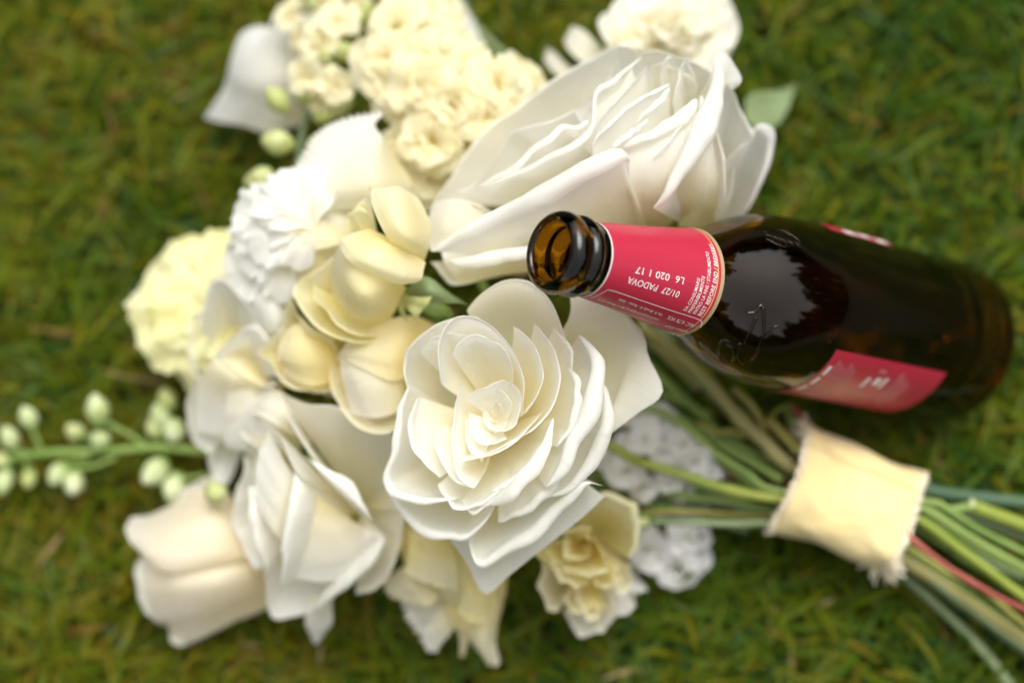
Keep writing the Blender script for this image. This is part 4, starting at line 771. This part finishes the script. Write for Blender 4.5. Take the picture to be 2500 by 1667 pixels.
for i, (x, y, z, R, ax) in enumerate([(960, 215, 8.4, 1.05, (0, .2, 1)), (1220, 300, 8, .9, (.3, .3, 1)), (1360, 330, 7, .85, (.6, .2, .8)), (880, 480, 8.8, 1.0, (-.3, -.1, 1)), (1190, 520, 9.2, 1.1, (0, -.1, 1)), (1170, 680, 9.4, 1.05, (0, -.4, 1)),
                                 (930, 680, 8.8, .95, (-.4, -.3, 1)), (1500, 530, 8.6, .9, (0, .4, 1)), (1740, 670, 9.2, 1.2, (.2, .2, 1)), (1400, 800, 9.4, 1.05, (-.1, -.3, 1)), (1660, 900, 9.4, 1.0, (.1, -.5, 1)), (1040, 860, 8.6, .8, (-.5, -.5, .8)),
                                 (1250, 1080, 8.8, 1.15, (-.1, -.4, 1)), (1230, 1350, 7.6, 1.0, (0, -.5, .8)), (1520, 1090, 8.6, .9, (.3, -.4, 1)), (1120, 130, 7.4, .95, (0, .5, .9)), (1290, 120, 7, .9, (.4, .5, .8)), (1930, 590, 7.8, .8, (.8, .5, .6)), (1990, 700, 8, .75, (.8, 0, .6)), (1010, 1120, 8, .8, (-.6, -.4, .7))]):
    floret(K, F5((x, y, z))[0], ax, R, STOCK, DBL, 'budgreen', 500 + i)
for x, y, z in ((1010, 590, 8.9), (1490, 1070, 8.9), (985, 215, 8.6)): bud_mesh(K, F5((x, y, z))[0], (.2, .4, 1), .45, .22, 'budgreen', seed=x)
stem_part(K, np.vstack([F5((1050, 60, 5), (1200, 500, 6), (1400, 1100, 6.5)), [P(1180, 700, 6), P(1400, 900, 4.4), P(1560, 1010, 4)], FT((700, 900, 3.6), (1100, 1150, 3.6), (1500, 1420, 3.6)), [MID], FS((1000, 640, 3.0), (1150, 640, 3.0), (1262, 622, 3.1))]), .3, 'stem')
K2 = thing('stock', 'thin stock spike with open cream florets and green buds at the top left', 'stock', P(760, 180, 3), GROUP_O)
for i, (x, y, z, R, ax) in enumerate([(520, 180, 7.8, .85, (.2, .3, 1)), (390, 330, 7.8, .8, (-.2, .1, 1)), (290, 590, 8, .85, (-.5, -.2, 1)), (500, 650, 8.2, .8, (.2, -.4, 1)), (430, 760, 7.6, .65, (.1, -.7, .8)), (170, 120, 6.6, .8, (-.4, .4, .8)), (420, -20, 7, .8, (0, .3, 1)), (250, 300, 7, .7, (-.5, 0, .8)), (660, 30, 6.6, .6, (.5, .4, .8))]):
    floret(K2, F5((x, y, z))[0], ax, R, STOCK, SGL, 'budgreen', 700 + i)
for x, y, z, d, L, W_ in ((330, 90, 7, (0, .5, .6), 1.0, .6), (560, 430, 7.6, (.2, .1, 1), .9, .75), (480, 480, 7.4, (-.3, .1, .6), 1, .6), (640, 470, 7.2, (.5, -.2, .5), .9, .6), (690, 200, 6.8, (.3, .8, .3), 1.2, .6), (560, 40, 6.6, (.3, .6, .4), 1, .55),
                          (120, 850, 7.6, (-.5, .6, .5), 1.25, .8), (240, 780, 7.4, (.4, .5, .6), 1.0, .75), (340, 900, 7, (.8, .1, .4), 1.1, .7), (470, 880, 6.8, (.8, .4, .3), 1.1, .6), (160, 1110, 7.4, (-.9, .1, .3), 1.25, .95), (300, 1120, 7.2, (.9, .1, .2), 1.1, .75), (20, 1390, 7, (-.9, .2, .4), 1.0, .95), (-60, 1370, 6.8, (-.8, -.3, .4), .8, .7)):
    bud_mesh(K2, F5((x, y, z))[0], d, L, W_, 'budgreen', seed=int(x + 999), name='bud')
stem_part(K2, np.vstack([F5((620, -40, 6), (540, 300, 6.4), (420, 700, 6.2), (240, 1000, 6)), [P(760, 560, 5), P(1000, 900, 3.4), P(1400, 1100, 3)], FT((560, 1395, 2.8), (1140, 1500, 3), (1450, 1570, 3)), [MID - RU * .006], FS((960, 690, 2.6), (1250, 880, 2.2), (1531, 1010, 2))]), .3, 'stem_grey')
stem_part(K2, F5((1430, -60, 3), (1530, 150, 2.8), (1660, 310, 2.6), (1870, 500, 2.4), (2020, 660, 2.4)), .34, 'leaf', name='leaf_stalk')
# cut end seen right of the ribbon
cut = thing('cut_stem', 'pale green stem stub with a square cut end, right of the ribbon', 'stem', FS((1400, 670, 3))[0], GROUP_O)
stem_part(cut, FS((1255, 622, 3.0), (1330, 650, 2.9), (1531, 725, 2.5), (1900, 870, 1.8)), .5, 'stem_bright', n=12)
V, F = tube(FS((1236, 612, 3.05), (1257, 623, 3.0)), .23 * CM, 12); mesh_obj('cut_face', V, F, M['budpale'], cut)
blu = thing('flower_stalk', 'thick dark blue green stem leaving the ribbon at the top right', 'stem', FS((1200, 560, 2.2))[0], GROUP_O)
stem_part(blu, np.vstack([[MID + RS * .012], FS((1000, 535, 2.6), (1300, 580, 2), (1531, 605, 1.6), (1900, 640, 1.0))]), .52, 'stem_blue')
# ---- L: white ruffled flower at the top
Lf = thing('lisianthus', 'ruffled white flower at the top edge, behind the biggest rose', 'lisianthus', FB((1650, 250, 3))[0], GROUP_O)
bloom(Lf, FB((1660, 250, 5.6))[0], (.05, .25, 1), [(7, 2.5, 50, 66, dict(cup=.25, curl=.15, ruffle=.12, nv=24)), (6, 2.1, 48, 46, dict(cup=.3, curl=.1, ruffle=.12, nv=24)), (5, 1.5, 44, 24, dict(cup=.35, curl=.05, ruffle=.12, nv=24)), (3, 1.1, 44, 12, dict(cup=.4, curl=0., ruffle=.12))], 'ivory', 52)
for rows in ([[(1400, 420, 5), (1300, 480, 5)], [(1250, 330, 6), (1130, 420, 6)], [(1120, 200, 6), (1020, 330, 6)], [(1040, 165, 5.6), (985, 260, 5.6)]], [[(1300, 500, 5), (1200, 560, 5)], [(1060, 450, 5.4), (1000, 520, 5.4)], [(930, 340, 5.2), (880, 420, 5.2)], [(880, 300, 4.8), (862, 350, 4.8)]],
             [[(1560, 330, 6), (1400, 420, 6)], [(1440, 180, 7), (1270, 300, 7)], [(1340, 80, 7), (1200, 160, 7)], [(1290, 62, 6.6), (1225, 90, 6.6)]], [[(1500, 300, 6), (1650, 200, 6)], [(1430, 120, 7), (1640, 50, 7.2)], [(1450, 20, 7), (1600, -30, 7)]], [[(1700, 200, 6), (1850, 260, 6)], [(1710, 40, 7), (1880, 130, 6.6)], [(1720, -20, 6.6), (1840, 10, 6.4)]],
             [[(1800, 450, 5.8), (1900, 300, 5.4)], [(1920, 380, 5.6), (1960, 240, 5.2)], [(1985, 250, 5), (1990, 150, 4.8), (1950, 140, 4.8)]]):
    patch(Lf, [FB(*q) for q in rows], 'ivory', wav=.1)
bloom(Lf, FB((1420, 400, 4.6))[0], (-.3, .4, 1), [(6, 1.3, 40, 65, dict(cup=.2, ruffle=.1))], 'ivory', 53)
# ---- M: broad white petals under the stock
Mf = thing('lily', 'broad smooth white petals spread under the thin stock spike at top left', 'lily', FK((1200, 500, 2))[0], GROUP_O)
patch(Mf, [FK((1250, 900, 4), (1500, 600, 4.4), (1600, 100, 4.6)), FK((1060, 960, 4), (1250, 560, 5.4), (1350, 100, 5.2)), FK((850, 900, 4), (1020, 560, 5.6), (1180, 150, 5)), FK((700, 880, 3.6), (860, 480, 5), (1080, 220, 4.6)), FK((580, 845, 3.2), (690, 660, 4), (780, 430, 4.4), (860, 245, 4.4), (1000, 200, 4.4), (1080, 215, 4.4), (1165, -30, 4.2))], 'cool', nu=22, nv=40, wav=.10)
patch(Mf, [F5((1000, 300, 4), (1200, 600, 4.2)), F5((1250, 100, 5), (1400, 480, 5)), F5((1370, -20, 5), (1520, 440, 4.8)), F5((1440, -40, 4.4), (1560, 180, 4.4), (1660, 420, 4.4))], 'cool', wav=.05)
# ---- green white bud sprig at the left
N_ = thing('bud_sprig', 'green sprig of round pale buds reaching out over the grass at the left', 'sprig', FH((400, 540, 2))[0], GROUP_O)
stem_part(N_, np.vstack([FH((-120, 575, 2.4), (0, 562, 2.5), (300, 530, 2.8), (560, 525, 3), (820, 505, 3.2), (1080, 530, 3.4)), [P(800, 1120, 3), P(1100, 1130, 2.6), P(1400, 1170, 2.6)], FT((500, 1500, 2.4), (1440, 1640, 2.6)), [MID - RS * .01], FS((850, 830, 2.6), (1150, 1060, 2.2), (1531, 1275, 1.8))]), .33, 'stem')
for q in ([(760, 505, 3.1), (640, 430, 3.4), (530, 370, 3.6), (495, 330, 3.7)], [(590, 560, 3), (480, 600, 2.9), (350, 620, 2.8), (300, 610, 2.8)], [(220, 535, 2.8), (180, 450, 3), (150, 390, 3.1)], [(560, 525, 3), (540, 480, 3.1), (510, 470, 3.2)], [(140, 545, 2.7), (60, 500, 2.8), (40, 460, 2.9)],
          [(1060, 640, 3.2), (960, 660, 3.2), (840, 620, 3.3), (800, 610, 3.3)], [(130, 560, 2.6), (140, 600, 2.5), (150, 640, 2.4)], [(330, 620, 2.8), (370, 660, 2.7)], [(40, 565, 2.5), (20, 640, 2.5)], [(450, 560, 2.9), (300, 590, 2.6)], [(900, 500, 3.2), (860, 440, 3.3)], [(500, 470, 3.2), (400, 440, 2.9)]):
    stem_part(N_, FH(*q), .2, 'stem', name='branch', n=14)
for i, (x, y, z, dx, dy, L, W_, m_) in enumerate([(140, 345, 3.2, -.3, .8, 1.05, .78, 'budpale'), (45, 450, 3, -.2, .7, 1.1, .8, 'budpale'), (495, 300, 3.9, -.05, .8, 1.35, 1.0, 'budpale'), (380, 425, 2.6, -.4, .3, 1.0, .8, 'budgreen'), (505, 465, 3.4, -.1, .1, .9, .85, 'budpale'), (-10, 570, 2.8, -.8, .2, 1.0, .7, 'budgreen'), (145, 670, 2.4, .1, -.8, 1.0, .7, 'budgreen'),
                                      (290, 650, 3, -.3, -.7, 1.1, .85, 'budpale'), (375, 700, 2.9, .1, -.8, 1.1, .85, 'budpale'), (15, 690, 2.6, -.1, -.9, 1.3, .8, 'budpale'), (780, 640, 3.6, -.4, -.6, 1.4, 1.0, 'budpale'), (885, 720, 3.5, -.2, -.7, 1.3, .95, 'budpale'), (1095, 740, 6.4, -.1, -.2, .9, .95, 'budgreen'), (815, 340, 3.6, -.2, .6, 1.2, .85, 'budpale'), (890, 410, 3.8, .1, .4, 1.2, .95, 'budpale'), (790, 400, 3.4, -.2, .4, 1.0, .8, 'budgreen'), (850, 250, 3.6, -.2, .7, 1.0, .8, 'budgreen')]):
    d = np.array([dx, dy, .45]); p0 = FH((x, y, z))[0]
    b__ = bud_mesh(N_, p0 - nrm(d) * L * .45 * CM, d, L * .95, W_ * .9, m_, seed=60 + i)
    bud_mesh(b__, p0 - nrm(d) * L * .55 * CM, d, L * .45, W_ * .72, 'stem', name='calyx', seed=90 + i)
# ---- Q, R: cream lisianthus hanging below
Q1 = thing('lisianthus', 'butter yellow lisianthus with drooping torn petals directly under the central rose', 'lisianthus', FP((500, 500, 3))[0], GROUP_O)
qb = FP((420, 330, 3.4))
patch(Q1, [FP((200, 260, 5), (400, 250, 5.4), (620, 400, 5)), FP((170, 380, 5.6), (380, 420, 6.2), (680, 560, 5.6)), FP((200, 520, 5.4), (420, 600, 6.2), (760, 700, 5.4)), FP((260, 640, 4.8), (480, 740, 5.6), (820, 820, 4.8)), FP((480, 860, 4.4), (620, 930, 4.6), (800, 980, 4.2))], 'butter', nu=20, wav=.1, frill=.05, frq=3)
patch(Q1, [FP((620, 420, 4.8), (760, 480, 4.6), (880, 560, 4.2)), FP((640, 700, 5.2), (780, 740, 5), (885, 700, 4.2)), FP((600, 930, 4.6), (760, 950, 4.6), (850, 890, 4)), FP((650, 1090, 4), (740, 1120, 4.2), (815, 1060, 3.8)), FP((735, 1195, 3.4), (800, 1245, 3.4), (842, 1215, 3.4))], 'cream', nu=22, wav=.08, frill=.05, frq=3)
patch(Q1, [FP((470, 760, 5), (620, 860, 5)), FP((520, 920, 4.6), (650, 980, 4.6)), FP((575, 1050, 4), (640, 1060, 4)), FP((580, 1180, 3.4), (605, 1190, 3.4))], 'cream', wav=.08, frill=.05, frq=3)
patch(Q1, [FP((330, 520, 5), (480, 760, 4.8)), FP((200, 620, 5), (380, 860, 4.8)), FP((90, 700, 4.6), (130, 790, 4.4), (250, 840, 4.4))], 'cream', wav=.08, nv=40, frill=.08, frq=5)
patch(Q1, [FP((420, 640, 4.4), (560, 900, 4)), FP((260, 780, 4.2), (480, 1000, 3.8)), FP((200, 830, 3.8), (290, 1010, 3.4), (340, 1040, 3.4))], 'ivory', wav=.08, nv=50, frill=.1, frq=8)
patch(Q1, [FP((500, 820, 4), (580, 960, 3.8)), FP((400, 960, 3.8), (500, 1060, 3.6)), FP((330, 1065, 3.4), (385, 1155, 3.2), (450, 1110, 3.2))], 'ivory', wav=.08, nv=30, frill=.06, frq=4)
for q in ([(250, 380, 6), (330, 460, 6.3), (300, 600, 6)], [(420, 330, 6), (520, 440, 6.3), (640, 500, 5.8)], [(260, 560, 6), (300, 640, 5.8), (350, 660, 5.8)]): sheet(Q1, FP(*q), qb, (.9, .5), .12, mat='deep', wav=.1)
Q2 = thing('lisianthus', 'cream yellow ruffled lisianthus at the bottom, right of the central rose tip', 'lisianthus', FP((1400, 450, 2.4))[0], GROUP_O)
q2 = FP((1420, 420, 3)); 
sheet(Q2, FP((1300, 300, 6), (1370, 220, 6.4), (1500, 180, 6.5), (1620, 230, 6.3), (1685, 330, 5.9), (1680, 480, 5.6), (1660, 560, 5.4)), q2, (1, .4), .22, mat='butter', ns=32, frill=.07, frq=4)
sheet(Q2, FP((1080, 520, 5.6), (1110, 640, 5.4), (1110, 760, 5), (1160, 880, 4.6), (1215, 890, 4.6), (1240, 830, 4.8), (1300, 780, 5.2)), FP((1380, 480, 3)), (.9, .5), .1, mat='cream', ns=32, wav=.12, frill=.07, frq=4)
sheet(Q2, FP((1250, 880, 4.2), (1310, 1000, 3.8), (1370, 1040, 3.6), (1440, 1000, 3.8), (1490, 1010, 3.8), (1540, 950, 4), (1600, 880, 4.2)), FP((1440, 500, 3)), (.9, .6), .08, mat='ivory', ns=32, wav=.14, frill=.07, frq=4)
sheet(Q2, FP((1550, 940, 3.8), (1640, 900, 3.8), (1690, 850, 3.8), (1680, 760, 4)), FP((1480, 500, 3)), (.9, .6), .08, mat='snow', wav=.12, frill=.07, frq=4)
sheet(Q2, FP((1680, 770, 3.4), (1760, 740, 3.2), (1720, 680, 3.4), (1660, 620, 3.8)), FP((1480, 500, 2.6)), (.9, .6), .06, mat='snow', frill=.07, frq=4)
sheet(Q2, FP((1240, 600, 5.8), (1340, 650, 6), (1440, 640, 6.2), (1510, 610, 6.1), (1500, 520, 6.2), (1430, 400, 6.4)), q2, (.9, .5), .16, mat='butter', ns=30, frill=.07, frq=4)
sheet(Q2, FP((1500, 560, 6), (1560, 700, 5.8), (1580, 760, 5.6), (1660, 740, 5.4), (1670, 600, 5.4)), q2, (.9, .6), .12, mat='cream', ns=28, frill=.07, frq=4)
sheet(Q2, FP((1300, 650, 5.6), (1330, 800, 5), (1400, 930, 4.6), (1480, 900, 4.6), (1500, 760, 5)), q2, (.9, .6), .08, mat='cream', ns=28, frill=.07, frq=4)
for q in ([(1080, 420, 5.8), (1060, 500, 5.8), (1130, 560, 5.8), (1260, 570, 6)], [(1220, 400, 6.2), (1300, 360, 6.4), (1420, 360, 6.4)], [(1250, 420, 6), (1260, 520, 6), (1350, 560, 6), (1420, 520, 6)], [(1320, 420, 5.8), (1390, 400, 5.8), (1410, 480, 5.6), (1350, 500, 5.6)]): sheet(Q2, FP(*q), q2, (.9, .5), .1, mat='butter', ns=20)
patch(Q2, [FP((1690, 300, 4.4), (1690, 350, 4.4)), FP((1720, 300, 4.6), (1720, 350, 4.6)), FP((1790, 300, 4.2), (1790, 340, 4.2))], 'lemon', name='sepal')
bud_mesh(Q2, FP((1800, 318, 4))[0], (-1, 0, .05), .7, .55, 'stem', name='calyx', seed=5)
stem_part(Q2, through(FP((1780, 318, 4), (1950, 322, 3.9), (2100, 325, 3.8), (2340, 335, 3.7)), (-.9, .9), FS((845, 880, 3.0), (1100, 1060, 2.6), (1400, 1280, 2.0), (1700, 1480, 1.4))), .28, 'stem_grey')
for q in ([(1120, 500, 5.8), (1180, 620, 5.9), (1290, 690, 5.8), (1400, 720, 5.7)], [(1420, 690, 5.8), (1500, 740, 5.6), (1560, 700, 5.7), (1600, 600, 5.8)], [(1240, 800, 4.9), (1330, 880, 4.6), (1420, 860, 4.7), (1520, 880, 4.6)]):
    sheet(Q2, FP(*q), FP((1400, 500, 3.4)), (.9, .6), .1, mat='butter', ns=30, wav=.12, frill=.08, frq=4)
patch(Q1, [FP((300, 360, 6), (520, 420, 6)), FP((260, 500, 6.3), (560, 600, 6.3)), FP((230, 640, 5.9), (330, 700, 6), (560, 760, 5.8))], 'butter', nv=40, wav=.14, frill=.04, frq=3)
patch(Q1, [FP((620, 520, 5.6), (780, 560, 5)), FP((600, 760, 5.8), (760, 800, 5.4)), FP((560, 900, 5.2), (640, 960, 5.2), (740, 960, 5))], 'butter', nv=40, wav=.14, frill=.05, frq=3)
# ---- white stock florets caught under the stems
S1 = thing('stock', 'cluster of small white florets under the stems beside the central rose', 'stock', FT((560, 1050, .6))[0], GROUP_O)
for i, (x, y, z, R) in enumerate([(560, 800, 2.2, .75), (420, 960, 2.6, .75), (300, 1010, 2.2, .7), (560, 1060, 2.6, .7), (760, 1000, 2.2, .75), (850, 1120, 2.4, .75), (960, 1230, 2, .65), (280, 1220, 2.2, .75), (430, 1330, 2.2, .7), (640, 1260, 2.2, .7), (760, 1340, 1.6, .6), (110, 1130, 1.8, .6), (390, 760, 1.8, .7), (700, 1180, 2.6, .65)]):
    r_ = np.random.default_rng(i); floret(S1, FT((x, y, z + 1.4))[0], (r_.normal(0, .4), r_.normal(0, .4) - .1, 1), R, SNOW, [(6, 1.0, 68), (4, .75, 42)], 'budgreen', 800 + i)
stem_part(S1, FT((300, 1100, 1.2), (600, 1080, 1.3), (900, 1200, 1.3), (1300, 1400, 1.6)), .2, 'stem_grey')
S2 = thing('stock', 'loose white florets lying on the grass below the stems', 'stock', FP((1900, 520, .6))[0], GROUP_O)
for i, (x, y, z, R, ax) in enumerate([(1790, 500, 2, .9, (-.3, .1, 1)), (2030, 420, 2.2, .85, (.3, .3, 1)), (1960, 600, 2, .85, (0, -.5, 1)), (2090, 560, 1.5, .6, (.5, -.2, 1)), (1760, 400, 1.6, .6, (-.4, .4, 1)), (2040, 230, 1.4, .7, (0, .3, 1)), (1900, 215, 1.4, .65, (0, .2, 1))]):
    floret(S2, FP((x, y, z))[0], ax, R, SNOW, [(5, 1.05, 70), (3, .7, 42)], 'budgreen', 830 + i)
stem_part(S2, FP((1800, 440, 1.2), (1950, 350, 1.4), (2200, 330, 1.8), (2420, 380, 2.2)), .2, 'stem_grey')
# small side shoots by the olive stem
Z = thing('leafy_shoot', 'small yellowish shoot with a red twig between the olive stem and the bottle', 'shoot', FT((1400, 800, 2.5))[0], GROUP_O)
for q, d, m_ in (([(870, 820, 3.4), (1050, 890, 3.4), (1160, 880, 3.5), (1290, 930, 3.6)], .22, 'stem_yellow'), ([(1180, 520, 3.8), (1280, 600, 3.9), (1360, 690, 3.8), (1420, 800, 3.6), (1440, 900, 3.5)], .3, 'stem_yellow'), ([(1480, 780, 3.4), (1580, 690, 3.4), (1700, 650, 3.4)], .16, 'stem_bright'), ([(1690, 670, 3.6), (1760, 760, 3.8), (1850, 870, 4.2)], .24, 'stem_red'),
                 ([(1640, 690, 3.2), (1680, 800, 3.4), (1760, 930, 3.6)], .28, 'stem'), ([(1480, 780, 3.6), (1600, 900, 3.8), (1760, 1060, 4)], .42, 'stem_yellow'), ([(560, 570, 2.6), (800, 660, 2.6), (1000, 760, 2.8)], .3, 'stem'), ([(1280, 1120, 3.2), (1400, 1180, 3.4), (1600, 1300, 3.6)], .34, 'stem'), ([(480, 100, 3), (760, 380, 3), (900, 520, 3)], .3, 'stem_olive')):
    stem_part(Z, FT(*q), d, m_, name='twig', n=16)

for fl, L_, off, R_, m_, d in ((I_, [P(1300, 900, 4)] + FT((300, 560, 3), (800, 800, 3.2), (1300, 1120, 3.4)).tolist(), (.2, -.3), FS((930, 640, 2.8), (1200, 800, 2.4), (1531, 980, 2), (1800, 1120, 1.4)), 'stem', .3),
                               (J, FT((-100, 1250, 2.4), (500, 1330, 2.6), (1100, 1420, 3)).tolist(), (-.5, -.5), FS((860, 820, 2.4), (1100, 1000, 2), (1531, 1290, 1.4), (1800, 1480, 1)), 'stem', .3),
                               (Lf, FT((500, -100, 3.4), (780, 300, 3.4), (1150, 700, 3.4), (1560, 1080, 3.4)).tolist(), (.8, -.2), FS((950, 590, 2.6), (1250, 690, 2.2), (1531, 790, 1.8), (1800, 880, 1.2)), 'stem_grey', .34),
                               (Mf, FT((420, 300, 2.4), (800, 640, 2.6), (1250, 1020, 3)).tolist(), (.4, -.8), FS((900, 700, 2.2), (1300, 950, 1.8), (1531, 1090, 1.5), (1800, 1260, 1)), 'stem', .38),
                               (Fo, FT((0, 900, 3), (500, 1180, 3.2), (1100, 1390, 3.4)).tolist(), (-.3, .1), FS((830, 880, 2.4), (1050, 1040, 2), (1300, 1220, 1.6), (1531, 1390, 1.2), (1800, 1590, .8)), 'stem_grey', .32)):
    stem_part(fl, through(L_, off, R_), d, m_, node=(.3, .75))
